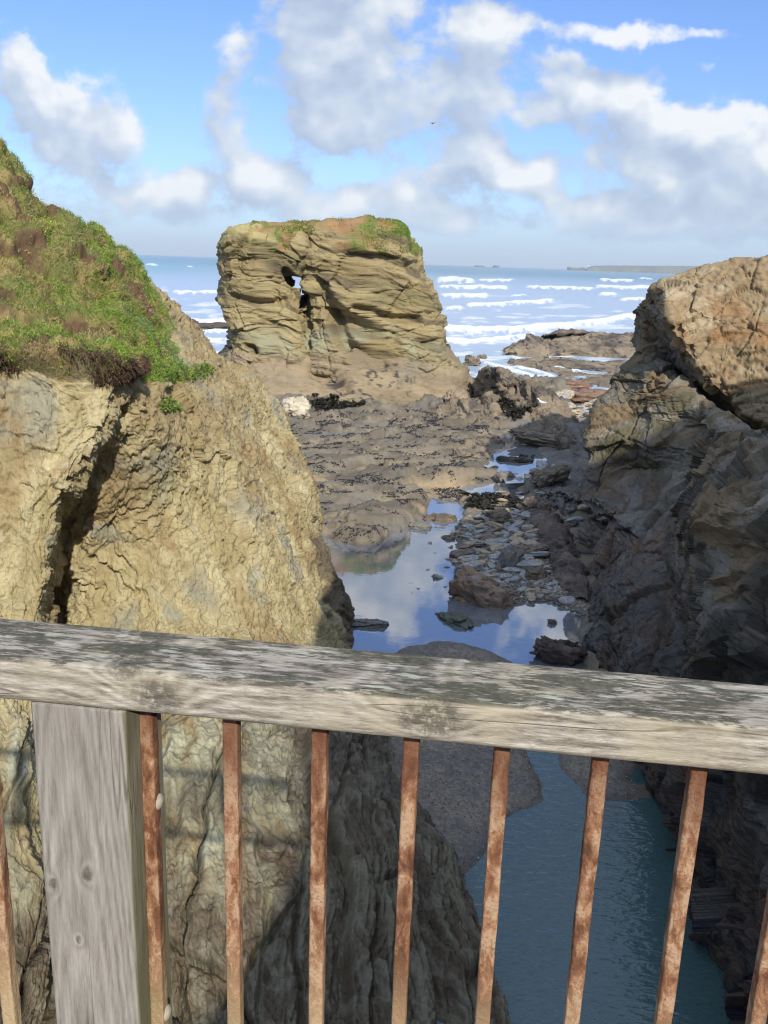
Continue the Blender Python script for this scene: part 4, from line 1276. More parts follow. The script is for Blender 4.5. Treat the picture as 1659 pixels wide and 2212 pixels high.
# ---- loose stones among the pools: every one an object
def stones():
    sets = {
        'grey': [(0.38, 0.39, 0.375), (0.27, 0.285, 0.285), (0.50, 0.48, 0.43)],
        'tan': [(0.46, 0.38, 0.26), (0.34, 0.28, 0.20), (0.53, 0.455, 0.345)],
        'brown': [(0.22, 0.17, 0.13), (0.155, 0.125, 0.10), (0.27, 0.22, 0.17)],
        'pale': [(0.42, 0.39, 0.33), (0.34, 0.31, 0.26), (0.48, 0.45, 0.40)],
    }
    lib = {}
    for k, (name, cols) in enumerate(sets.items()):
        lib[name] = [rock_mesh('slate_stone', (1.0, 0.62, 0.26 if name != 'pale' else 0.42), 700 + 10 * k + j, M_ROCK, cols, flat=0.7, n=20, cell=0.9, amp=0.22, lump=0.18, rough=0.6) for j in range(5)]
    zones = [  # polygon, how many, size range, spacing factor
        ([(1000, 1130), (1060, 1120), (1130, 1100), (1160, 1130), (1165, 1190), (1180, 1240), (1130, 1245), (1060, 1230), (1010, 1240), (985, 1200), (1010, 1160)], 110, (0.22, 0.62), 1.0),
        ([(975, 1235), (1060, 1225), (1150, 1235), (1190, 1260), (1250, 1290), (1250, 1310), (1180, 1290), (1100, 1295), (1010, 1262), (975, 1268)], 75, (0.12, 0.28), 1.0),
        ([(1210, 1100), (1290, 1095), (1330, 1130), (1270, 1150), (1220, 1140)], 26, (0.2, 0.55), 1.0),
        ([(1100, 1030), (1180, 1010), (1230, 1060), (1160, 1090), (1060, 1090)], 26, (0.25, 0.6), 1.0),
        ([(1200, 860), (1320, 840), (1285, 900), (1265, 940), (1220, 930)], 42, (0.35, 1.0), 1.0),
        ([(960, 1230), (985, 1270), (955, 1300), (890, 1260), (930, 1200)], 10, (0.14, 0.3), 1.0),
        ([(900, 1120), (990, 1105), (1000, 1260), (930, 1240)], 16, (0.14, 0.36), 1.0),
    ]
    done = []
    cat_lab = {
        'grey': 'flat grey slate stone in the cobbles between pool and right cliff',
        'tan': 'tan slate stone in the cobbles between pool and right cliff',
        'brown': 'dark brown stone in the cobbles between pool and right cliff',
        'pale': 'pale quartz stone among the darker cobbles by the pool',
    }
    far_lab = {
        'grey': 'grey boulder in the wet gap between wedge outcrop and right cliff',
        'tan': 'tan boulder in the wet gap between wedge outcrop and right cliff',
        'brown': 'dark boulder in the wet gap between wedge outcrop and right cliff',
        'pale': 'pale boulder in the wet gap between wedge outcrop and right cliff',
    }
    pool_lab = {
        'grey': 'grey stone breaking the shallow water left of the cobbles',
        'tan': 'tan stone breaking the shallow water left of the cobbles',
        'brown': 'dark stone breaking the shallow water left of the cobbles',
        'pale': 'pale stone breaking the shallow water left of the cobbles',
    }
    pts = []
    for zi, (poly, n, (a, b), sp) in enumerate(zones):
        xs = [q[0] for q in poly]
        ys = [q[1] for q in poly]
        got = tries = 0
        while got < n and tries < 6000:
            tries += 1
            px, py = random.uniform(min(xs), max(xs)), random.uniform(min(ys), max(ys))
            if sd(np.array([px]), np.array([py]), poly)[0] < 0:
                continue
            g = G(px, py, 0.1)
            s = a + (b - a) * random.random() ** 2.2
            if any((g[0] - q[0]) ** 2 + (g[1] - q[1]) ** 2 < (0.62 * (s + q[2])) ** 2 for q in done):
                continue
            done.append((g[0], g[1], s))
            kind = random.choices(['grey', 'tan', 'brown', 'pale'], [0.45, 0.27, 0.2, 0.08 if zi == 1 else 0.03])[0]
            if kind == 'pale':
                s *= 0.6
            pts.append((g[0], g[1], s, kind, zi))
            got += 1
    zz = ground_z([q[0] for q in pts], [q[1] for q in pts])
    for (x, y, s, kind, zi), z in zip(pts, zz):
        o = add('slate_stone', random.choice(lib[kind]))
        k = s
        o.scale = (k * random.uniform(0.8, 1.15), k * random.uniform(0.8, 1.2), k * random.uniform(0.7, 1.5))
        o.location = (x, y, max(z, -0.07 - 0.05 * (zi == 5)) + 0.16 * k)
        o.rotation_euler = (random.gauss(0, 0.16), random.gauss(0, 0.16) - 0.1, random.gauss(0.2, 0.7))
        if zi == 4:
            tag(o, far_lab[kind], 'boulder', 'boulders in the wet gap')
        elif zi >= 5:
            tag(o, pool_lab[kind], 'stone', 'stones in the shallow edge of the tide pool')
        else:
            tag(o, cat_lab[kind], 'stone', 'loose stones by the tide pool')


stones()


def merged_bits(name, base_v, base_f, pos, scl, rot, col, mat, kind, label):
    """many tiny copies in one stuff object; pos n x 3, scl n x 3, rot n x 3 x 3, col n x 3"""
    n, k = len(pos), len(base_v)
    v = np.einsum('nij,nkj->nki', rot, base_v[None] * scl[:, None, :]) + pos[:, None, :]
    f = base_f[None] + (np.arange(n) * k)[:, None, None]
    c = np.repeat(col, k, axis=0)
    c = np.concatenate([c, np.full((len(c), 1), 0.6)], 1)
    me = new_mesh(name, v.reshape(-1, 3), f.reshape(-1, base_f.shape[1]), mat, c, smooth=False)
    return tag(add(name, me), label, kind=kind)


def rand_rot(n, tilt=3.14):
    az = rng.uniform(0, 2 * math.pi, n)
    a = rng.normal(0, tilt, n)
    b = rng.normal(0, tilt, n)
    ca, sa, cb, sb, cz, sz = np.cos(a), np.sin(a), np.cos(b), np.sin(b), np.cos(az), np.sin(az)
    Rx = np.zeros((n, 3, 3)); Rx[:, 0, 0] = 1; Rx[:, 1, 1] = ca; Rx[:, 1, 2] = -sa; Rx[:, 2, 1] = sa; Rx[:, 2, 2] = ca
    Ry = np.zeros((n, 3, 3)); Ry[:, 1, 1] = 1; Ry[:, 0, 0] = cb; Ry[:, 0, 2] = sb; Ry[:, 2, 0] = -sb; Ry[:, 2, 2] = cb
    Rz = np.zeros((n, 3, 3)); Rz[:, 2, 2] = 1; Rz[:, 0, 0] = cz; Rz[:, 0, 1] = -sz; Rz[:, 1, 0] = sz; Rz[:, 1, 1] = cz
    return Rz @ Ry @ Rx


OCT_V = np.array([[1, 0, 0], [-1, 0, 0], [0, 1, 0], [0, -1, 0], [0, 0, 1], [0, 0, -1.0]])
OCT_F = np.array([[0, 2, 4], [2, 1, 4], [1, 3, 4], [3, 0, 4], [2, 0, 5], [1, 2, 5], [3, 1, 5], [0, 3, 5]])
# a chunkier bit: a skewed cube with its corners pulled in
CH_V = np.array([[-.8, -.7, -.6], [.9, -.6, -.7], [.7, .8, -.6], [-.7, .7, -.8], [-.6, -.6, .7], [.6, -.7, .6], [.7, .5, .8], [-.5, .6, .6]])
CH_F = np.array([[0, 3, 2, 1], [4, 5, 6, 7], [0, 1, 5, 4], [1, 2, 6, 5], [2, 3, 7, 6], [3, 0, 4, 7]])


def in_zone(poly, n, zref=0.1, dens=None):
    """random ground points inside a picture polygon, even in world area"""
    w = np.array(gp(poly, zref))
    lo, hi = w.min(0), w.max(0)
    x = rng.uniform(lo[0], hi[0], n)
    y = rng.uniform(lo[1], hi[1], n)
    m = sd(x, y, w) > 0
    return x[m], y[m]


M_BITS = rock_material('gravel_bits', 6.0, bump=0.2, var=0.3)
# gravel among the cobbles and on the bar
x1, y1 = in_zone([(960, 1240), (1060, 1215), (1170, 1225), (1265, 1290), (1262, 1330), (1180, 1302), (1090, 1315), (985, 1290)], 5200)
x2, y2 = in_zone([(985, 1130), (1130, 1080), (1240, 1120), (1190, 1240), (980, 1240)], 3200)
x3, y3 = in_zone([(860, 1400), (1085, 1420), (1330, 1560), (1395, 1750), (1240, 1745), (1100, 1800), (1000, 1980), (850, 1640)], 9000)
X, Y = np.concatenate([x1, x2, x3]), np.concatenate([y1, y2, y3])
sz = np.concatenate([rng.uniform(0.025, 0.075, len(x1)), rng.uniform(0.03, 0.10, len(x2)), rng.uniform(0.008, 0.022, len(x3))])
Z = ground_z(X, Y)
keep = Z > -0.06
X, Y, Z, sz = X[keep], Y[keep], Z[keep], sz[keep]
pal = np.array([[0.20, 0.205, 0.2], [0.27, 0.22, 0.16], [0.16, 0.13, 0.1], [0.42, 0.39, 0.33], [0.22, 0.2, 0.17]])
pc = pal[rng.choice(5, len(X), p=[.32, .27, .2, .08, .13])] * rng.uniform(0.75, 1.2, (len(X), 1))
merged_bits('gravel', CH_V, CH_F, np.stack([X, Y, Z + sz * 0.2], 1), sz[:, None] * np.stack([rng.uniform(.8, 1.5, len(X)), rng.uniform(.7, 1.1, len(X)), rng.uniform(.35, .8, len(X))], 1), rand_rot(len(X), 0.25), pc, M_BITS, 'stuff', 'mixed gravel among the cobbles and on the sandbar')

# mussels on the platform
M_MUSSEL, _t, _b = material('mussel_shell')
_b.inputs['Base Color'].default_value = (0.022, 0.022, 0.032, 1)
_b.inputs['Roughness'].default_value = 0.5
xm, ym = in_zone([(560, 900), (900, 895), (1080, 900), (1080, 1000), (1060, 1050), (920, 1065), (900, 1110), (820, 1150), (660, 1140), (620, 1000)], 110000, 0.6)
cl = fbm(np.stack([xm * 0.5, ym * 0.9, xm * 0], 1), 3, 801) + 0.5 * fbm(np.stack([xm * 1.7, ym * 2.6, xm * 0], 1), 2, 802)
k = cl > 0.20
xm, ym = xm[k], ym[k]
zm = ground_z(xm, ym)
s = rng.uniform(0.014, 0.045, len(xm)) * (0.6 + ym / 90)
merged_bits('mussels', OCT_V, OCT_F, np.stack([xm, ym, zm + s * 0.2], 1), s[:, None] * np.array([1.5, 0.8, 0.7]), rand_rot(len(xm), 0.5), np.full((len(xm), 3), 0.02), M_MUSSEL, 'stuff', 'blue-black mussels crusting the rock platform')

# seaweed
M_WEED, _t, _b = material('wet_seaweed')
_b.inputs['Base Color'].default_value = (0.022, 0.020, 0.013, 1)
_b.inputs['Roughness'].default_value = 0.45
wx, wy = [], []
for poly, n, dz in (([(1000, 1085), (1040, 1064), (1110, 1070), (1150, 1085), (1110, 1100), (1060, 1098)], 2600, 0), ([(1075, 905), (1090, 885), (1160, 890), (1165, 920), (1110, 930)], 9000, 0),
                    ([(1010, 1075), (1060, 1078), (1050, 1090), (1005, 1092)], 700, 0), ([(1070, 1000), (1150, 990), (1160, 1004), (1120, 1012)], 900, 0),
                    ([(655, 892), (680, 884), (790, 893), (780, 900), (690, 903), (650, 906)], 7000, 0), ([(1180, 1075), (1215, 1080), (1235, 1095), (1200, 1098)], 500, 0)):
    a, b = in_zone(poly, n, 0.35)
    wx.append(a)
    wy.append(b)
wx, wy = np.concatenate(wx), np.concatenate(wy)
cl = fbm(np.stack([wx * 0.9, wy * 0.9, wx * 0], 1), 3, 811)
k = cl > -0.22
wx, wy, cl = wx[k], wy[k], cl[k]
wz = ground_z(wx, wy) + rng.uniform(0.0, 0.26, len(wx)) * np.clip(cl + 0.5, 0, 1)
s = rng.uniform(0.05, 0.14, len(wx)) * (0.5 + wy / 70)
LEAF_V = np.array([[-1, -.25, 0], [0, -.5, .25], [1, -.1, 0], [1, .2, .1], [0, .5, .3], [-1, .25, .05]])
LEAF_F = np.array([[0, 1, 4, 5], [1, 2, 3, 4]])
merged_bits('seaweed', LEAF_V, LEAF_F, np.stack([wx, wy, wz], 1), np.repeat(s[:, None], 3, 1), rand_rot(len(wx), 0.5), np.full((len(wx), 3), 0.02), M_WEED, 'stuff', 'black seaweed heaped between rocks and pools')
# weed on the rock behind the handrail
gw = G(1212, 1430, 0.0)
n = 1500
wx, wy = gw[0] + rng.normal(0, 0.33, n), gw[1] + 0.25 + rng.normal(0, 0.2, n)
rr_ = ((wx - gw[0]) / 0.62) ** 2 + ((wy - gw[1] - 0.22) / 0.4) ** 2
k = (rr_ < 1.1) & (fbm(np.stack([wx * 3, wy * 3, wx * 0], 1), 2, 815) > -0.2)
wx, wy, rr_ = wx[k], wy[k], rr_[k]
wz = 0.40 * np.sqrt(np.clip(1.1 - rr_, 0, 1)) + rng.uniform(-0.02, 0.06, len(wx))
s = rng.uniform(0.03, 0.075, len(wx))
merged_bits('seaweed', LEAF_V, LEAF_F, np.stack([wx, wy, wz], 1), np.repeat(s[:, None], 3, 1), rand_rot(len(wx), 0.7), np.full((len(wx), 3), 0.02), M_WEED, 'stuff', 'black seaweed draped over the rock behind the handrail')
# ------------------------------------------------------------------ plants on the cliff slope
def leaf_material(name, rough=0.7):
    m, t, b = material(name)
    at = t.node('ShaderNodeAttribute', attribute_name='Col')
    t.l.new(at.outputs['Color'], b.inputs['Base Color'])
    b.inputs['Roughness'].default_value = rough
    b.inputs['Specular IOR Level'].default_value = 0.2
    return m


M_LEAF = leaf_material('cliff_plants')


def blades(name, pos, nrm, up_mix, length, width, col, mat, label, bend=0.35, parent=None):
    """thin two-segment blades"""
    n = len(pos)
    up = np.array([0, 0, 1.0])
    d = nrm * (1 - up_mix) + up * up_mix + rng.normal(0, 0.38, (n, 3))
    d /= np.linalg.norm(d, axis=1, keepdims=True)
    side = np.cross(d, rng.normal(0, 1, (n, 3)))
    side /= np.linalg.norm(side, axis=1, keepdims=True) + 1e-9
    droop = np.cross(side, d) * rng.uniform(-1, 1, (n, 1)) * bend + np.array([0, 0, -0.25 * bend])
    L, W = length[:, None], width[:, None]
    a = pos - side * W * 0.5
    b = pos + side * W * 0.5
    m1 = pos + d * L * 0.55 + droop * L * 0.25
    c = m1 + side * W * 0.45
    e = m1 - side * W * 0.45
    tip = pos + d * L * 0.95 + droop * L * 0.9
    v = np.stack([a, b, c, e, tip], 1).reshape(-1, 3)
    k = (np.arange(n) * 5)[:, None]
    q = k + np.array([[0, 1, 2, 3]])
    t = k + np.array([[3, 2, 4]])
    cc = np.repeat(col, 5, axis=0)
    me = new_mesh(name, v, [q, t], mat, cc, smooth=False)
    o = add(name, me, parent)
    if label:
        tag(o, label, kind='stuff')
    return o


def slope_plants():
    p, n, gm, gd, px, py, shp = LC
    vis = np.where((gm > 0.2) & (px > -420) & (px < 470) & (py > 150) & (py < 860))[0]
    q = p[vis]
    # leafy cushions low on the slope, dry grass higher up
    mix_n = fbm(q * 0.55, 3, 901)
    low = sst(120, 20, gd[vis])
    green = sst(-0.22, 0.12, mix_n + 0.55 * low - 0.03)
    bald = fbm(q * 1.1 + 9, 3, 62) + 0.25 * sst(40, 0, gd[vis])
    bare = sst(0.10, 0.34, bald)
    # cushions: dense little leaves
    w = green * (1 - 0.85 * bare * sst(0, 30, gd[vis])) + 0.5 * sst(26, 4, gd[vis])
    idx = rng.choice(len(vis), 170000, p=w / w.sum())
    ii = vis[idx]
    pos = p[ii] + rng.normal(0, 0.025, (len(ii), 3)) + n[ii] * rng.uniform(0, 0.05, (len(ii), 1))
    t = fbm(pos * 1.4, 3, 903) + 0.35 * fbm(pos * 5, 2, 904)
    c = mix(np.array([0.075, 0.135, 0.022]), np.array([0.155, 0.24, 0.038]), sst(-0.3, 0.35, t))
    c = mix(c, np.array([0.10, 0.17, 0.075]), 0.7 * sst(0.1, 0.4, fbm(pos * 0.9 + 4, 3, 905)))
    c = mix(c, np.array([0.30, 0.31, 0.06]), 0.8 * sst(0.38, 0.55, fbm(pos * 1.1 + 14, 3, 906)))
    c = mix(c, np.array([0.21, 0.125, 0.10]), 0.85 * sst(0.3, 0.5, fbm(pos * 1.5 + 24, 3, 907)))
    c *= 1.35 * rng.uniform(0.6, 1.35, (len(c), 1))
    blades('cushion_plants', pos, n[ii], 0.25, rng.uniform(0.018, 0.05, len(ii)), rng.uniform(0.010, 0.021, len(ii)), c, M_LEAF, 'mounds of green cushion plants on the cliff slope', 0.5)
    # grass
    w = (1 - 0.75 * green) * (1 - 0.8 * bare)
    idx = rng.choice(len(vis), 85000, p=w / w.sum())
    ii = vis[idx]
    pos = p[ii] + rng.normal(0, 0.02, (len(ii), 3))
    t = fbm(pos * 0.7 + 31, 4, 908)
    c = mix(np.array([0.27, 0.225, 0.085]), np.array([0.14, 0.17, 0.035]), sst(-0.15, 0.35, t))
    c = mix(c, np.array([0.36, 0.285, 0.135]), 0.6 * sst(0.2, 0.5, fbm(pos * 1.9 + 3, 2, 909)))
    c *= 1.2 * rng.uniform(0.65, 1.3, (len(c), 1))
    blades('grass', pos, n[ii], 0.55, rng.uniform(0.05, 0.14, len(ii)), rng.uniform(0.006, 0.013, len(ii)), c, M_LEAF, 'dry olive and straw grass on the cliff slope', 0.7)
    # dark roots hanging from the lip of the turf
    lip = np.where((np.abs(gd + 6) < 13) & (px < 290) & (px > -300) & (py > 700))[0]
    lip = lip[(fbm(p[lip] * 1.3 + 2, 3, 910) > 0.25) | (np.hypot((px[lip] - 235) / 55, (py[lip] - 790) / 30) < 1) | (np.hypot((px[lip] - 5) / 25, (py[lip] - 725) / 40) < 1)]
    ii = rng.choice(lip, 8000)
    pos = p[ii] + n[ii] * rng.uniform(0.0, 0.14, (len(ii), 1)) + rng.normal(0, 0.03, (len(ii), 3))
    c = mix(np.array([0.055, 0.035, 0.024]), np.array([0.14, 0.085, 0.055]), rng.random(len(ii)) ** 2)
    blades('turf_roots', pos, n[ii] * 0.6 + np.array([0, 0, -0.8]), 0.0, rng.uniform(0.04, 0.11, len(ii)), rng.uniform(0.010, 0.022, len(ii)), c, M_LEAF, 'dark brown roots and dead turf hanging over the cliff lip', 0.6)
    # sprigs growing lower on the bare rock
    spots = [(365, 875, 26, 16), (385, 810, 55, 14), (425, 812, 22, 10), (340, 800, 40, 22), (310, 790, 30, 18)]
    for sx, sy, a, b in spots:
        k = np.where(((px - sx) / a) ** 2 + ((py - sy) / b) ** 2 < 1)[0]
        k = k[fbm(p[k] * 2.2, 2, 911) > -0.1]
        if not len(k):
            continue
        ii = rng.choice(k, 1600)
        pos = p[ii] + rng.normal(0, 0.03, (len(ii), 3)) + n[ii] * rng.uniform(0, 0.06, (len(ii), 1))
        c = mix(np.array([0.075, 0.14, 0.03]), np.array([0.20, 0.25, 0.06]), rng.random(len(ii)))
        SPRIG.append((pos, n[ii], c))
    pos, nn, c = (np.concatenate([s[i] for s in SPRIG]) for i in range(3))
    blades('cliff_sprigs', pos, nn, 0.3, rng.uniform(0.03, 0.08, len(pos)), rng.uniform(0.018, 0.035, len(pos)), c, M_LEAF, 'sparse green sprigs rooted in the bare soil below the turf', 0.5)


SPRIG = []
slope_plants()
# tufts on the crown of the stack
pos = np.concatenate([s[0] for s in STACK_TOP])
nn = np.concatenate([s[1] for s in STACK_TOP])
ppx = np.concatenate([s[2] for s in STACK_TOP])
w = sst(-0.15, 0.2, fbm((pos + 40) * 0.55, 3, 921) + 0.35 * sst(720, 820, ppx) - 0.05) + 0.03
ii = rng.choice(len(pos), 15000, p=w / w.sum())
c = mix(np.array([0.12, 0.20, 0.028]), np.array([0.23, 0.22, 0.06]), sst(-0.2, 0.4, fbm((pos[ii] + 40) * 0.6 + 5, 3, 922))) * rng.uniform(0.7, 1.3, (len(ii), 1))
blades('grass', pos[ii], nn[ii], 0.7, rng.uniform(0.06, 0.16, len(ii)), rng.uniform(0.03, 0.06, len(ii)), c, M_LEAF, None, 0.6, STACK)['kind'] = 'stuff'


# ------------------------------------------------------------------ footbridge railing
ZT = H - 0.45
A0, B0 = G(0, 1423, ZT), G(1659, 1578, ZT)
ex = (B0 - A0)
LEN = float(np.linalg.norm(ex))
ex = ex / LEN
ey = np.array([-ex[1], ex[0], 0.0])
if ey[1] < 0:
    ey = -ey
ORG = (A0 + B0) / 2
ORG[2] = ZT - 1.06
rail = bpy.data.objects.new('footbridge', None)
COL.objects.link(rail)
rail.matrix_world = Matrix(((ex[0], ey[0], 0, ORG[0]), (ex[1], ey[1], 0, ORG[1]), (0, 0, 1, ORG[2]), (0, 0, 0, 1)))
tag(rail, 'weathered timber handrail on rusty iron balusters, along the near side of the gully', 'footbridge')


def loc_at(px, py, y0):
    """point of the picture on the upright plane y = y0 of the railing, in its own axes"""
    r = ray(px, py)
    o = np.array([0, 0, H]) - ORG
    k = (y0 - o @ ey) / (r @ ey)
    q = o + r * k
    return np.array([q @ ex, q @ ey, q[2]])


back = (G(0, 1337, ZT) - ORG) @ ey, (G(1659, 1469, ZT) - ORG) @ ey
DEP = float(sum(back) / 2)
ZB = float(loc_at(830, 1597, 0)[2])
ZTL = 1.06
print('rail depth', DEP, back, 'height', ZTL - ZB, 'len', LEN)


def wood_material(name, axis, knots, weather):
    """grey timber; axis 0: grain along x, 2: grain along z.  knots: (along, across, size)"""
    m, t, b = material(name)
    oc = t.node('ShaderNodeTexCoord').outputs['Object']
    sp = t.node('ShaderNodeSeparateXYZ')
    t.l.new(oc, sp.inputs[0])
    along, across = (sp.outputs[0], sp.outputs[2]) if axis == 0 else (sp.outputs[2], sp.outputs[0])
    nrm = t.node('ShaderNodeNewGeometry').outputs['Normal']
    sn = t.node('ShaderNodeSeparateXYZ')
    t.l.new(nrm, sn.inputs[0])
    # swirl of the grain round the knots
    sw = None
    km = None
    for (a, c, s) in knots:
        da = t.math('DIVIDE', t.math('SUBTRACT', along, a), s * 1.7)
        dc = t.math('DIVIDE', t.math('SUBTRACT', across, c), s)
        r2 = t.math('ADD', t.math('MULTIPLY', da, da), t.math('MULTIPLY', dc, dc))
        g = t.math('POWER', 2.718, t.math('MULTIPLY', r2, -0.45))
        sw = g if sw is None else t.math('ADD', sw, g)
        g2 = t.range(t.math('ADD', r2, t.math('MULTIPLY', t.math('SUBTRACT', t.noise(oc, 38, 5, 0.75), 0.5), 3.4)), 1.5, 0.2, 0, 1, True)
        km = g2 if km is None else t.math('MAXIMUM', km, g2)
    if sw is None:
        sw = t.math('MULTIPLY', along, 0.0)
        km = sw
    st = (13.0, 110.0, 110.0) if axis == 0 else (100.0, 100.0, 8.0)
    v = t.mapping(oc, (0, 0, 0), st)
    grain = t.noise(v, 1.0, 7, 0.75, 0.2)
    fine = t.noise(t.mapping(oc, (0, 0, 0), tuple(q * 3 for q in st)), 1.0, 4, 0.75)
    slow = t.noise(t.mapping(oc, (0, 0, 0), (1.2, 7, 7) if axis == 0 else (7, 7, 1.2)), 1.0, 3, 0.5)
    rings = t.math('SINE', t.math('MULTIPLY', t.math('ADD', t.math('ADD', across, t.math('MULTIPLY', sw, 0.035)), t.math('MULTIPLY', slow, 0.06)), 420.0))
    if axis == 2:
        # flat-sawn face: the rings run out in long pointed arches
        a2 = t.math('SUBTRACT', across, -0.012)
        arch = t.math('ADD', t.math('MULTIPLY', along, 0.10), t.math('MULTIPLY', t.math('MULTIPLY', a2, a2), 14.0))
        arch = t.math('ADD', arch, t.math('ADD', t.math('MULTIPLY', slow, 0.05), t.math('MULTIPLY', sw, 0.02)))
        rings = t.math('SINE', t.math('MULTIPLY', arch, 520.0))
    k = t.math('ADD', t.math('MULTIPLY', grain, 0.75), t.math('MULTIPLY', rings, 0.055 if axis == 0 else 0.07))
    k = t.math('ADD', k, t.math('MULTIPLY', t.math('SUBTRACT', fine, 0.5), 0.55))
    c = t.ramp(k, [(0.22, (0.13, 0.105, 0.08)), (0.36, (0.31, 0.275, 0.23)), (0.50, (0.50, 0.46, 0.40)), (0.64, (0.68, 0.65, 0.59))]) if weather else t.ramp(k, [(0.20, (0.20, 0.175, 0.145)), (0.40, (0.34, 0.31, 0.27)), (0.58, (0.45, 0.42, 0.37)), (0.72, (0.54, 0.51, 0.46))])
    crk = t.noise(t.mapping(oc, (0, 0, 0), (1.6, 26, 26) if axis == 0 else (26, 26, 1.6)), 1.0, 2, 0.5)
    crk = t.range(t.math('ABSOLUTE', t.math('SUBTRACT', crk, 0.55)), 0.0, 0.011, 1, 0)
    crk = t.math('MULTIPLY', crk, t.range(slow, 0.45, 0.6))
    c = t.mixc(t.math('MULTIPLY', crk, 0.8), c, (0.055, 0.045, 0.035))
    blot = t.noise(oc, 9.0, 4, 0.6)
    c = t.mixc(t.range(blot, 0.45, 0.75), c, (0.42, 0.37, 0.27), 'MIX') if weather else t.mixc(t.range(blot, 0.4, 0.75, 0, 0.6), c, (0.27, 0.255, 0.22))
    # black lichen speckles in the knots
    lich = t.math('MULTIPLY', km, t.range(t.noise(oc, 130.0, 4, 0.75), 0.36, 0.52))
    c = t.mixc(t.math('MULTIPLY', lich, 0.72), c, (0.07, 0.062, 0.05))
    h = t.math('ADD', t.math('MULTIPLY', grain, 0.8), t.math('MULTIPLY', fine, 0.5))
    h = t.math('SUBTRACT', h, crk)
    if weather:
        # upper face: almost covered by dark grey-green lichen, with bare silver streaks
        up = t.range(sn.outputs[2], 0.45, 0.85, 0, 1, True)
        edge = t.range(t.noise(t.mapping(oc, (0, 0, 0), (9, 22, 22)), 1.0, 4, 0.65), 0.3, 0.7)
        lf = t.noise(t.mapping(oc, (0, 0, 0), (26, 130, 90)), 1.0, 7, 0.80, 0.3)
        cover = t.range(t.math('ADD', lf, t.math('MULTIPLY', t.math('SUBTRACT', edge, 0.5), 0.30)), 0.46, 0.57, 0, 1, True)
        dk = t.ramp(t.noise(oc, 75, 4, 0.7), [(0.3, (0.028, 0.032, 0.026)), (0.55, (0.085, 0.082, 0.055)), (0.75, (0.16, 0.15, 0.095))])
        c = t.mixc(t.math('MULTIPLY', up, t.math('MULTIPLY', cover, 0.93)), c, dk)
        yel = t.math('MULTIPLY', up, t.range(t.noise(oc, 38, 3, 0.6), 0.70, 0.76))
        c = t.mixc(t.math('MULTIPLY', yel, 0.7), c, (0.34, 0.28, 0.05))
        pat = t.math('MULTIPLY', up, t.range(t.noise(t.mapping(oc, (0, 0, 0), (14, 50, 50), (3, 1, 2)), 1.0, 3, 0.6), 0.64, 0.70))
        c = t.mixc(t.math('MULTIPLY', pat, 0.75), c, (0.50, 0.53, 0.44))
        h = t.math('ADD', h, t.math('MULTIPLY', cover, 0.25))
    else:
        c = t.mixc(1.0, c, (0.86, 0.86, 0.88), 'MULTIPLY')
        # side next to the iron is darker green, with rust towards the bar
        sx = t.range(sn.outputs[0], 0.5, 0.9)
        g = t.range(t.noise(t.mapping(oc, (0, 0, 0), (30, 30, 4)), 1.0, 3, 0.6), 0.35, 0.6)
        c = t.mixc(t.math('MULTIPLY', sx, t.math('MULTIPLY_ADD', g, 0.4, 0.35)), c, (0.14, 0.135, 0.06))
        ru = t.range(sp.outputs[1], DEP * 0.36, DEP * 0.5, 0, 1, True)
        c = t.mixc(t.math('MULTIPLY', sx, t.math('MULTIPLY', ru, 0.85)), c, (0.32, 0.12, 0.03))
    t.l.new(c, b.inputs['Base Color'])
    b.inputs['Roughness'].default_value = 0.82
    t.l.new(t.bump(h, 0.55, 0.004), b.inputs['Normal'])
    return m


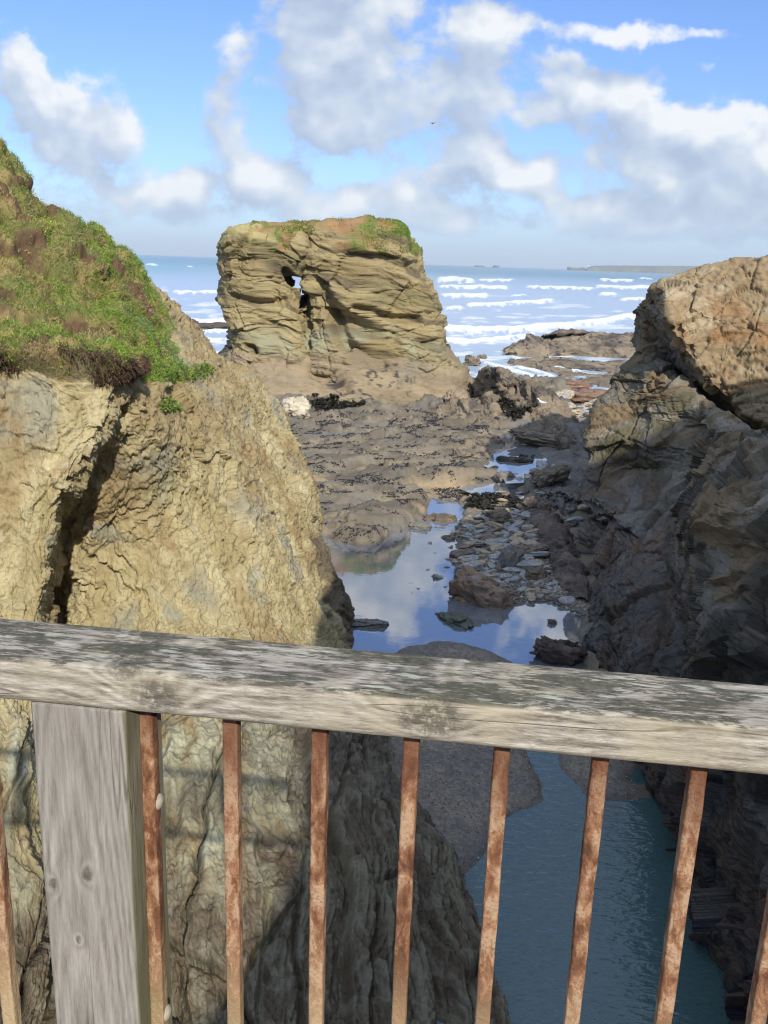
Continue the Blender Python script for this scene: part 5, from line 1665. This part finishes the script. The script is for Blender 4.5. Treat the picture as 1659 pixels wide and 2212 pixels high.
def bar_mesh(name, w, d, length, mat, axis='x', seg=300, rad=0.006, amp=0.0008, ncorn=4, nside=10, seed=1, freq=(3, 60), y0=0.0, z0=0.0):
    """long bar of rectangular section with rounded, slightly worn edges; w = in plane, d = depth; centred on its axis"""
    sec = []
    hw, hd = w / 2, d / 2
    for cx, cy, a0 in ((hw - rad, hd - rad, 0), (-hw + rad, hd - rad, 90), (-hw + rad, -hd + rad, 180), (hw - rad, -hd + rad, 270)):
        for k in range(ncorn + 1):
            a = math.radians(a0 + 90 * k / ncorn)
            sec.append((cx + rad * math.cos(a), cy + rad * math.sin(a)))
    dense = []
    for i in range(len(sec)):
        a, b = np.array(sec[i]), np.array(sec[(i + 1) % len(sec)])
        m = nside if np.linalg.norm(b - a) > rad * 1.2 else 1
        for k in range(m):
            dense.append(a + (b - a) * k / m)
    sec = np.array(dense)
    s = np.linspace(-length / 2, length / 2, seg)
    n = len(sec)
    nrm = sec / (np.abs(sec).max(1, keepdims=True) + 1e-9)
    nrm = np.sign(sec) * np.clip((np.abs(sec) - np.array([hw - rad, hd - rad])) / rad, 0, 1)
    nrm = nrm / (np.linalg.norm(nrm, axis=1, keepdims=True) + 1e-9)
    S2 = np.repeat(s, n)
    X2 = np.tile(sec[:, 0], seg)
    Y2 = np.tile(sec[:, 1], seg)
    q = np.stack([S2 * freq[0], X2 * freq[1], Y2 * freq[1]], 1)
    dsp = amp * (fbm(q, 4, seed) + 1.4 * fbm(np.stack([S2 * freq[0] * 0.6, X2 * 12, Y2 * 12], 1), 3, seed + 3))
    X2 = X2 + np.tile(nrm[:, 0], seg) * dsp
    Y2 = Y2 + np.tile(nrm[:, 1], seg) * dsp
    v = np.stack([S2, Y2, X2], 1) if axis == 'x' else np.stack([X2, Y2, S2], 1)
    f = grid_faces(seg, n, 0, True)
    if axis == 'x':
        f = f[:, ::-1]
    f = f[:, ::-1]
    c0, c1 = len(v), len(v) + 1
    v = np.concatenate([v, v[:n].mean(0)[None], v[-n:].mean(0)[None]])
    k = np.arange(n)
    t1 = np.stack([k, (k + 1) % n, np.full(n, c0)], 1)
    t2 = np.stack([(seg - 1) * n + (k + 1) % n, (seg - 1) * n + k, np.full(n, c1)], 1)
    me = new_mesh(name, v, [f, np.concatenate([t1, t2])], mat)
    import bmesh
    bm = bmesh.new()
    bm.from_mesh(me)
    bmesh.ops.recalc_face_normals(bm, faces=bm.faces)
    bm.to_mesh(me)
    bm.free()
    return me


k1, k2 = loc_at(335, 1502, 0), loc_at(925, 1552, 0)
HC = (ZTL + ZB) / 2
M_WOOD = wood_material('weathered_handrail_wood', 0, [(k1[0], k1[2] - HC, 0.020), (k1[0] - 0.035, k1[2] - HC + 0.03, 0.014), (k2[0], k2[2] - HC, 0.022), (k2[0] - 0.02, k2[2] - HC + 0.035, 0.017)], True)
hr = add('handrail', bar_mesh('handrail', ZTL - ZB, DEP, LEN * 6.0, M_WOOD, 'x', 2600, 0.009, 0.0009, 5, 22, 31), rail, (0, DEP / 2, HC))



def rust_material():
    m, t, b = material('flaking_rust')
    pos = geo_pos(t)
    v = t.mapping(pos, (0, 0, 0), (1, 1, 0.45))
    n1 = t.noise(v, 55, 6, 0.68, 0.4)
    n2 = t.noise(pos, 210, 4, 0.7)
    n3 = t.noise(t.mapping(pos, (0, 0, 0), (1, 1, 0.3)), 9, 3, 0.6)
    k = t.math('ADD', t.math('MULTIPLY', n1, 0.65), t.math('MULTIPLY', n3, 0.35))
    c = t.ramp(k, [(0.40, (0.10, 0.045, 0.026)), (0.462, (0.18, 0.08, 0.042)), (0.515, (0.30, 0.155, 0.085)), (0.575, (0.45, 0.30, 0.19)), (0.66, (0.36, 0.25, 0.155))])
    c = t.mixc(t.range(n2, 0.56, 0.66, 0, 0.8), c, (0.20, 0.075, 0.035))
    zz = t.node('ShaderNodeSeparateXYZ')
    t.l.new(pos, zz.inputs[0])
    topd = t.range(t.math('ADD', zz.outputs[2], t.math('MULTIPLY', t.math('SUBTRACT', n3, 0.5), 0.25)), H - 0.62, H - 0.54, 0, 0.75)
    c = t.mixc(topd, c, (0.15, 0.06, 0.035))
    lowd = t.range(t.math('ADD', zz.outputs[2], t.math('MULTIPLY', t.math('SUBTRACT', n1, 0.5), 0.3)), H - 0.84, H - 1.0, 0, 0.7)
    c = t.mixc(lowd, c, (0.44, 0.345, 0.20))
    t.l.new(c, b.inputs['Base Color'])
    b.inputs['Roughness'].default_value = 0.85
    h = t.math('ADD', t.math('MULTIPLY', n1, 1.0), t.math('MULTIPLY', n2, 0.45))
    t.l.new(t.bump(h, 0.9, 0.005), b.inputs['Normal'])
    return m


M_RUST = rust_material()
BAR = 0.0185
bal = bar_mesh('baluster', BAR, BAR, ZB + 0.01, M_RUST, 'z', 420, 0.002, 0.0007, 2, 6, 51, (14, 90))
yb = DEP * 0.52
xs = [loc_at(a, b, yb)[0] for a, b in ((501, 1562), (694, 1580), (890, 1598), (1087, 1618), (1295, 1642), (1508, 1665))]
stp = (xs[-1] - xs[0]) / 5
allx = [loc_at(319, 1545, yb)[0]] + xs + [xs[-1] + stp * k for k in range(1, 20)]
xl = loc_at(8, 2000, yb)[0]
allx += [xl - stp * k for k in range(0, 18)]
for i, x in enumerate(allx):
    o = add('baluster', bal, rail, (x, yb + random.uniform(-.001, .001), (ZB + 0.004) / 2))
    o.rotation_euler = (0, random.uniform(-0.004, 0.004), random.choice((0, math.pi / 2, math.pi, -math.pi / 2)) + random.uniform(-0.03, 0.03))

# post: a timber either side of the iron, bolted through
pa, pb = loc_at(64, 1532, 0.006)[0], loc_at(268, 1548, 0.006)[0]
pw = pb - pa
kn = [(q[2] - (ZB - 0.002) / 2, q[0] - (pa + pb) / 2, sz) for q, sz in ((loc_at(116, 1912, 0.006), 0.006), (loc_at(188, 1888, 0.006), 0.007), (loc_at(170, 2030, 0.006), 0.004))]
M_POST = wood_material('weathered_post_wood', 2, kn, False)
fd = yb - BAR / 2 - 0.006 - 0.001
p1 = add('post', bar_mesh('post', pw, fd, ZB - 0.002, M_POST, 'z', 500, 0.005, 0.0008, 4, 16, 71, (3, 60)), rail, ((pa + pb) / 2, 0.006 + fd / 2, (ZB - 0.002) / 2))
pr = loc_at(352, 1600, yb + BAR / 2 + 0.045)[0]
pl = pa + 0.01
p2_ = add('post', bar_mesh('post', pr - pl, 0.045, ZB - 0.002, M_POST, 'z', 400, 0.005, 0.0008, 4, 12, 75, (3, 60)), rail, ((pr + pl) / 2, yb + BAR / 2 + 0.001 + 0.0225, (ZB - 0.002) / 2))
p2_['label'] = 'back timber behind the rusty bar'
for k in (-1.55, 1.55):
    for src in (p1, p2_):
        o = src.copy()
        COL.objects.link(o)
        o.parent = rail
        o.location = (src.location[0] + k, src.location[1], src.location[2])


def lathe(name, prof, mat, n=24):
    a = np.linspace(0, 2 * math.pi, n, endpoint=False)
    v = np.array([[(x, r * math.cos(t), r * math.sin(t)) for t in a] for x, r in prof]).reshape(-1, 3)
    me = new_mesh(name, v, grid_faces(len(prof), n, 0, True), mat)
    return me


M_STEEL, _t, _b = material('dull_steel')
_b.inputs['Base Color'].default_value = (0.35, 0.33, 0.30, 1)
_b.inputs['Metallic'].default_value = 0.8
_b.inputs['Roughness'].default_value = 0.45
M_CAP, _t, _b = material('weathered_nut')
_n = _t.noise(_t.node('ShaderNodeTexCoord').outputs['Object'], 220, 3, 0.6)
_t.l.new(_t.ramp(_n, [(0.3, (0.26, 0.22, 0.16)), (0.7, (0.44, 0.40, 0.32))]), _b.inputs['Base Color'])
thread = [(0, 0.0001), (0, 0.0062)] + [(0.0008 * i, 0.0062 if i % 2 else 0.0054) for i in range(1, 24)] + [(0.0195, 0.0001)]
cap = [(0, 0.0001), (0, 0.0085), (0.0025, 0.0105), (0.006, 0.010), (0.009, 0.0055), (0.0095, 0.0001)]
mt, mc = lathe('bolt', thread, M_STEEL), lathe('bolt_cap', cap, M_CAP)
yr = yb + BAR / 2 + 0.001
for (a, b), (c, d) in (((74, 1716), (333, 1732)), ((134, 2188), (360, 2190))):
    q = loc_at(c, d, yb)
    z = q[2]
    o = add('bolt', mt, rail, (pa - 0.009, fd * 0.72, loc_at(a, b, fd * 0.72)[2]))
    o = add('bolt_cap', mc, rail, (allx[0] + BAR / 2 - 0.004, yb + 0.002, z))

# the lower rail that carries the balusters
M_DECK = wood_material('lower_rail_wood', 0, [], False)
add('bottom_rail', bar_mesh('bottom_rail', 0.06, 0.06, LEN * 6.0, M_DECK, 'x', 400, 0.006, 0.0008, 3, 6, 81), rail, (0, yb, -0.031))


# ------------------------------------------------------------------ bird, far land
def bird():
    c = P(935, 266, 85)
    M, t, b = material('dark_feathers')
    b.inputs['Base Color'].default_value = (0.02, 0.02, 0.028, 1)
    b.inputs['Roughness'].default_value = 0.7
    # body along the flight direction, wings swept and raised: one surface from cross-sections along the span
    span = [(-0.42, 0.06, 0.10, 0.045, 0.006), (-0.30, 0.02, 0.04, 0.10, 0.010), (-0.16, -0.03, 0.0, 0.13, 0.018), (-0.06, -0.02, -0.05, 0.24, 0.045), (0, 0, -0.06, 0.34, 0.06), (0.06, -0.02, -0.05, 0.24, 0.045),
            (0.18, -0.03, 0.02, 0.13, 0.018), (0.36, 0.02, 0.09, 0.10, 0.010), (0.56, 0.09, 0.14, 0.03, 0.005)]
    v = []
    n = 14
    for s, off, up, ch, thk in span:
        for k in range(n):
            a = 2 * math.pi * k / n
            v.append((s, off + ch * 0.5 * math.cos(a), up + thk * math.sin(a)))
    v = np.array(v)
    i0, i1 = len(v), len(v) + 1
    k = np.arange(n)
    cap1 = np.stack([k, (k + 1) % n, np.full(n, i0)], 1)
    cap2 = np.stack([(len(span) - 1) * n + (k + 1) % n, (len(span) - 1) * n + k, np.full(n, i1)], 1)
    v = np.concatenate([v, v[:n].mean(0)[None], v[-n:].mean(0)[None]])
    me = new_mesh('bird', v, [grid_faces(len(span), n, 0, True), np.concatenate([cap1, cap2])], M)
    o = add('bird', me, None, tuple(c))
    o.rotation_euler = (R(-18), R(-6), R(25))
    o.scale = (0.62,) * 3
    tag(o, 'small dark bird flying high in front of the clouds', 'bird')


bird()


def gull():
    """white gull standing on the wedge outcrop: one body surface lofted from tail to beak"""
    dg = bpy.context.evaluated_depsgraph_get()
    r = ray(1170, 877)
    hit, locn, *_ = sc.ray_cast(dg, Vector((0, 0, H)), Vector(r).normalized())
    if not hit:
        return
    M, t, b = material('gull_feathers')
    at = t.node('ShaderNodeAttribute', attribute_name='Col')
    t.l.new(at.outputs['Color'], b.inputs['Base Color'])
    sec = [(-0.34, 0.02, 0.012), (-0.26, 0.03, 0.03), (-0.12, 0.04, 0.07), (0.0, 0.04, 0.095), (0.10, 0.06, 0.09), (0.17, 0.12, 0.06), (0.20, 0.19, 0.048), (0.24, 0.23, 0.052), (0.29, 0.235, 0.04), (0.32, 0.225, 0.014), (0.37, 0.215, 0.004)]
    n = 16
    v, c = [], []
    for x, z, rr_ in sec:
        for k in range(n):
            a = 2 * math.pi * k / n
            v.append((x, rr_ * math.cos(a), z + rr_ * 0.95 * math.sin(a)))
            grey = x < 0.05 and math.sin(a) > 0.1
            c.append((0.45, 0.02, 0.0) if False else ((0.7, 0.5, 0.08) if x > 0.31 else ((0.42, 0.44, 0.47) if grey else (0.8, 0.8, 0.78))))
    f = [grid_faces(len(sec), n, 0, True)]
    v, c = np.array(v) + np.array([0, 0, 0.2]), np.array(c)
    for y in (-0.035, 0.035):
        b0 = len(v)
        leg = np.array([(0.02 + dx, y + dy, z) for z in (0.0, 0.16) for dx, dy in ((-.008, -.008), (.008, -.008), (.008, .008), (-.008, .008))])
        v = np.concatenate([v, leg])
        c = np.concatenate([c, np.tile([[0.5, 0.25, 0.2]], (8, 1))])
        f.append(np.array([[0, 1, 5, 4], [1, 2, 6, 5], [2, 3, 7, 6], [3, 0, 4, 7]]) + b0)
    me = new_mesh('gull', v, f, M, c)
    o = add('gull', me, None, tuple(locn))
    o.rotation_euler = (0, 0, R(160))
    tag(o, 'white gull standing on the wedge-shaped outcrop', 'gull')


bpy.context.view_layer.update()
gull()


def far_land():
    M, t, b = material('far_headland')
    pos = geo_pos(t)
    n = t.noise(t.mapping(pos, (0, 0, 0), (1, 1, 3)), 0.006, 5, 0.6)
    t.l.new(t.ramp(n, [(0.35, (0.10, 0.095, 0.085)), (0.65, (0.15, 0.16, 0.10))]), b.inputs['Base Color'])
    b.inputs['Roughness'].default_value = 0.95

    def land(name, prof, dist, depth, label):
        xs_ = np.linspace(prof[0][0], prof[-1][0], 260)
        hs = np.interp(xs_, [q[0] for q in prof], [q[1] for q in prof])
        rows = []
        for j, (dd, kk) in enumerate(((0, -0.3), (0.02, 0.35), (0.06, 0.8), (0.2, 0.97), (0.45, 1.0), (0.8, 0.8), (1.0, -0.3))):
            row = []
            for x, py in zip(xs_, hs):
                q = P(x, py, dist)
                top = max(q[2], 0.5)
                w = pn(np.array([[x * 0.11, j * 0.7, 0.3]]), 951)[0]
                row.append((q[0] * (1 + dd * depth / dist), dist + dd * depth + w * depth * 0.03, max(-2, top * kk * (1 + 0.05 * w)) if kk > 0 else -2))
            rows.append(row)
        g = np.array(rows)
        me = new_mesh(name, g.reshape(-1, 3), grid_faces(*g.shape[:2]), M)
        return tag(add(name, me), label, kind='structure')
    land('headland', [(1268, 578.5), (1272, 575.5), (1285, 573.5), (1320, 572.5), (1400, 572.8), (1500, 573.5), (1700, 573), (2300, 570)], 6500, 1500, 'low grey-blue headland along the horizon')
    land('headland', [(1560, 577), (1572, 572), (1585, 567), (1605, 563), (1640, 560.5), (1720, 556), (2300, 545)], 9000, 2500, 'higher bluish headland behind the nearer one')
    base = []
    for x, y, w, hgt, lab in ((1035, 572.5, 10, 3.0, 'leftmost of two tiny rocky islets on the horizon'), (1071, 571.5, 7, 4.2, 'right one of two tiny rocky islets on the horizon, the steeper'), (1248, 577.5, 18, 5.0, 'small pale islet just off the tip of the headland')):
        q = P(x, y + hgt, 7000)
        k = 7000 / F
        me = rock_mesh('islet', (w * k, 40, max(hgt * k, 8)), 960 + int(x), M, [(0.2, 0.18, 0.15)] * 3, n=24)
        o = add('islet', me, None, (q[0], 7000, 0))
        tag(o, lab, 'islet')
    # lighthouse on the tip
    q = P(1271, 575, 6500)
    Mw, t, b = material('white_render')
    b.inputs['Base Color'].default_value = (0.8, 0.8, 0.78, 1)
    Ml, t, b = material('lantern_glass')
    b.inputs['Base Color'].default_value = (0.2, 0.22, 0.24, 1)
    b.inputs['Roughness'].default_value = 0.2
    root = bpy.data.objects.new('lighthouse', None)
    COL.objects.link(root)
    root.location = (q[0], 6500, max(q[2] - 2, 3))
    tag(root, 'tiny white lighthouse at the tip of the far headland', 'lighthouse')

    def turned(name, prof, mat):
        me = lathe(name, [(z, r) for z, r in prof], mat, 20)
        o = add(name, me, root)
        o.rotation_euler = (0, -math.pi / 2, 0)
        return o
    turned('tower', [(0, 6), (16, 4.5), (16, 5.5), (17, 5.5), (17, 0.1)], Mw)
    turned('lantern', [(17.02, 0.1), (17.02, 3.2), (20, 3.2), (20, 0.1)], Ml)
    turned('dome', [(20.02, 3.6), (21.5, 2.6), (22.6, 0.8), (23.4, 0.05)], Mw)


far_land()

# ------------------------------------------------------------------ air
hm = bpy.data.materials.new('sea_air')
hm.use_nodes = True
ht = NT(hm.node_tree)
ht.n.remove(ht.n['Principled BSDF'])
pv = ht.node('ShaderNodeVolumePrincipled')
pv.inputs['Color'].default_value = (0.80, 0.90, 1.0, 1)
pv.inputs['Density'].default_value = 9e-5
ht.l.new(pv.outputs[0], ht.n['Material Output'].inputs['Volume'])
e = 21000.0
hv = np.array([(x, y, z) for z in (-4.3, 200.0) for x, y in ((-e, -e), (e, -e), (e, e), (-e, e))])
hz_o = add('haze', new_mesh('haze', hv, np.array([[3, 2, 1, 0], [4, 5, 6, 7], [0, 1, 5, 4], [1, 2, 6, 5], [2, 3, 7, 6], [3, 0, 4, 7]]), hm, smooth=False))
tag(hz_o, 'thin blue sea haze over the far water', kind='stuff')

# ------------------------------------------------------------------ light and sky
SUN_AZ, SUN_EL = math.radians(17.0), math.radians(31.0)     # azimuth measured from straight behind the camera towards its right
sd_vec = Vector((math.sin(SUN_AZ) * math.cos(SUN_EL), -math.cos(SUN_AZ) * math.cos(SUN_EL), math.sin(SUN_EL)))
L = bpy.data.lights.new('sun', 'SUN')
L.energy = 3.7
L.angle = math.radians(0.6)
L.color = (1.0, 0.93, 0.80)
lo = bpy.data.objects.new('sun', L)
COL.objects.link(lo)
lo.rotation_euler = (-sd_vec).to_track_quat('-Z', 'Y').to_euler()
lo.location = (5, -30, 40)

W = bpy.data.worlds.new('World')
sc.world = W
W.use_nodes = True
t = NT(W.node_tree)
bg = W.node_tree.nodes['Background']


def uv_of(px, py):
    r = ray(px, py)
    return r[0] / r[1], r[2] / r[1]


BLOBS = [  # centre, spread (picture units of direction), weight
    (690, 15, 95, 60, 1.0), (730, 130, 110, 85, 1.1), (750, 235, 120, 70, 1.0), (690, 300, 90, 45, .75), (820, 300, 80, 40, .55), (860, 30, 60, 50, .6),
    (1010, 110, 95, 80, 1.0), (1060, 25, 60, 50, .9), (980, 210, 85, 60, .85), (960, 320, 60, 50, .5), (900, 370, 70, 30, .5),
    (1205, 150, 48, 45, 1.2), (1290, 190, 90, 55, 1.0), (1180, 245, 100, 45, .9), (1345, 225, 40, 40, .6),
    (1040, 325, 48, 36, 1.2), (1110, 365, 90, 40, 1.0), (1010, 385, 70, 36, .9), (1190, 380, 70, 35, .7), (1275, 340, 35, 45, .7),
    (1500, 265, 85, 55, 1.25), (1630, 255, 60, 55, 1.2), (1420, 300, 65, 50, 1.0), (1560, 340, 130, 60, 1.1), (1400, 380, 90, 50, .8), (1560, 440, 130, 55, 1.0), (1700, 400, 90, 90, 1.0), (1450, 470, 80, 30, .8), (1230, 445, 70, 26, .95),
    (40, 130, 55, 50, 1.0), (125, 200, 95, 60, .85), (200, 270, 95, 55, .75), (40, 60, 60, 70, .4), (110, 300, 90, 40, .6), (40, 190, 60, 50, .7),
    (500, 70, 45, 50, .85), (495, 160, 50, 60, .6), (480, 250, 70, 60, .7), (505, 320, 35, 40, .4), (300, 245, 40, 40, .35),
    (410, 395, 38, 30, 1.05), (510, 408, 34, 24, 1.1), (330, 400, 50, 40, .7), (590, 385, 60, 36, .8), (660, 415, 80, 36, .7), (770, 425, 60, 30, .85), (880, 430, 70, 36, .75), (230, 400, 90, 60, .6), (90, 410, 50, 34, .8), (700, 465, 300, 28, .5), (150, 480, 160, 30, .45), (400, 450, 160, 40, .5), (950, 490, 250, 30, .45), (1250, 500, 220, 30, .5), (1550, 500, 200, 30, .55), (1330, 450, 60, 24, .7), (1000, 450, 120, 40, .7),
    (1250, 62, 130, 22, .75), (1420, 72, 110, 20, .75), (1580, 78, 110, 14, .6), (1530, 132, 45, 14, .6), (1420, 160, 22, 24, .7), (300, 340, 260, 60, .35),
    (720, -230, 190, 120, 2.2), (1150, -140, 90, 70, .8), (300, -260, 160, 100, .8), (1500, -330, 200, 110, .9),
]


def build_clouds(det):
    g = bpy.data.node_groups.new('cloud_density', 'ShaderNodeTree')
    g.interface.new_socket('UV', in_out='INPUT', socket_type='NodeSocketVector')
    g.interface.new_socket('Density', in_out='OUTPUT', socket_type='NodeSocketFloat')
    q = NT(g)
    gi, go = q.node('NodeGroupInput'), q.node('NodeGroupOutput')
    uv = gi.outputs[0]
    # ragged edges: warp the coordinates a little
    wn = q.node('ShaderNodeTexNoise')
    q.l.new(uv, wn.inputs['Vector'])
    wn.inputs['Scale'].default_value = 14.0
    wn.inputs['Detail'].default_value = 3.0
    wv = q.vmath('SCALE', q.vmath('SUBTRACT', wn.outputs['Color'], (0.5, 0.5, 0.5)), 0.05)
    uw = q.vmath('ADD', uv, wv)
    tot = None
    for px, py, sx, sy, a in BLOBS:
        u, v = uv_of(px, py)
        kx, ky = sx * 1.08 / F, sy * 1.12 / F
        d = q.vmath('MULTIPLY', q.vmath('SUBTRACT', uw, (u, v, 0)), (1 / kx, 1 / ky, 0))
        e = q.math('MULTIPLY', q.math('POWER', 0.3679, q.vmath('DOT_PRODUCT', d, d)), a)
        tot = e if tot is None else q.math('ADD', tot, e)
    n1 = q.noise(q.mapping(uv, (0, 0, 0), (1, 1.25, 1)), 15.0, det, 0.63, 0.1)
    n2 = q.noise(uv, 5.0, 3, 0.5)
    sy_ = q.node('ShaderNodeSeparateXYZ')
    q.l.new(uv, sy_.inputs[0])
    tot = q.math('ADD', tot, q.math('ADD', q.range(sy_.outputs[1], 0.55, 0.75, 0, 0.45), q.range(sy_.outputs[1], 0.26, 0.33, 0, 0.5)))
    s = q.math('MINIMUM', tot, 1.45)
    d = q.math('ADD', q.math('MULTIPLY', s, 0.535), q.math('MULTIPLY', q.math('SUBTRACT', n1, 0.5), 1.45))
    d = q.math('ADD', d, q.math('MULTIPLY', q.math('SUBTRACT', n2, 0.5), 0.45))
    d = q.math('SUBTRACT', d, 0.085)
    q.l.new(d, go.inputs[0])
    return g


grp = build_clouds(10)
grp_soft = build_clouds(2.5)
tc = t.node('ShaderNodeTexCoord').outputs['Generated']
sx = t.node('ShaderNodeSeparateXYZ')
t.l.new(tc, sx.inputs[0])
ay = t.math('MAXIMUM', t.math('ABSOLUTE', sx.outputs[1]), 0.08)
uu = t.math('DIVIDE', sx.outputs[0], ay)
vv = t.math('DIVIDE', sx.outputs[2], ay)
cv = t.node('ShaderNodeCombineXYZ')
t.l.new(uu, cv.inputs[0])
t.l.new(vv, cv.inputs[1])
uvw = cv.outputs[0]


def dens(off, g=grp):
    n = t.node('ShaderNodeGroup')
    n.node_tree = g
    t.l.new(t.vmath('ADD', uvw, off), n.inputs[0])
    return n.outputs[0]


d0 = dens((0, 0, 0))
d1 = dens((0.012, 0.034, 0), grp_soft)
ds = dens((0, 0, 0), grp_soft)
alpha = t.range(d0, 0.23, 0.53, 0, 1, True)
light = t.math('ADD', t.math('SUBTRACT', ds, d1), t.math('MULTIPLY', t.math('SUBTRACT', d0, ds), 0.45))
thick = t.range(d0, 0.35, 1.1)
lum = t.math('ADD', t.range(light, -0.32, 0.50), t.math('MULTIPLY', thick, -0.10))
ccol = t.ramp(lum, [(0.05, (0.34, 0.41, 0.53)), (0.34, (0.41, 0.48, 0.59)), (0.58, (0.51, 0.565, 0.64)), (0.95, (0.72, 0.73, 0.74))])
sky = t.node('ShaderNodeTexSky')
sky.sky_type = 'NISHITA'
sky.sun_disc = False
sky.sun_elevation = SUN_EL
sky.sun_rotation = math.pi - SUN_AZ
sky.altitude = 0
sky.air_density = 1.0
sky.dust_density = 0.6
sky.ozone_density = 2.0
SKY = 0.10
skc = t.vmath('MULTIPLY', t.vmath('SCALE', sky.outputs[0], SKY), (0.70, 0.86, 1.24))
# unseen clouds towards the sun, behind the camera, brightened to add fill light
sdot = t.vmath('DOT_PRODUCT', tc, tuple(sd_vec))
ccol = t.vmath('SCALE', ccol, t.range(sdot, -0.2, 0.9, 1.0, 1.9))
col = t.mixc(t.math('MULTIPLY', alpha, 0.94), skc, ccol)
# paler, milky air near the horizon
hz = t.range(vv, 0.075, 0.0, 0, 0.6, True)
col = t.mixc(hz, col, (0.38, 0.54, 0.72))
t.l.new(col, bg.inputs['Color'])
bg.inputs['Strength'].default_value = 1.0

sc.view_settings.view_transform = 'Standard'
sc.view_settings.look = 'None'
sc.view_settings.exposure = 0.43
sc.view_settings.gamma = 1.0
sc.render.engine = 'CYCLES'
sc.cycles.max_bounces = 6
sc.cycles.transparent_max_bounces = 8
sc.cycles.use_denoising = True
sc.cycles.filter_width = 1.2
sc.cycles.caustics_reflective = False
sc.cycles.caustics_refractive = False
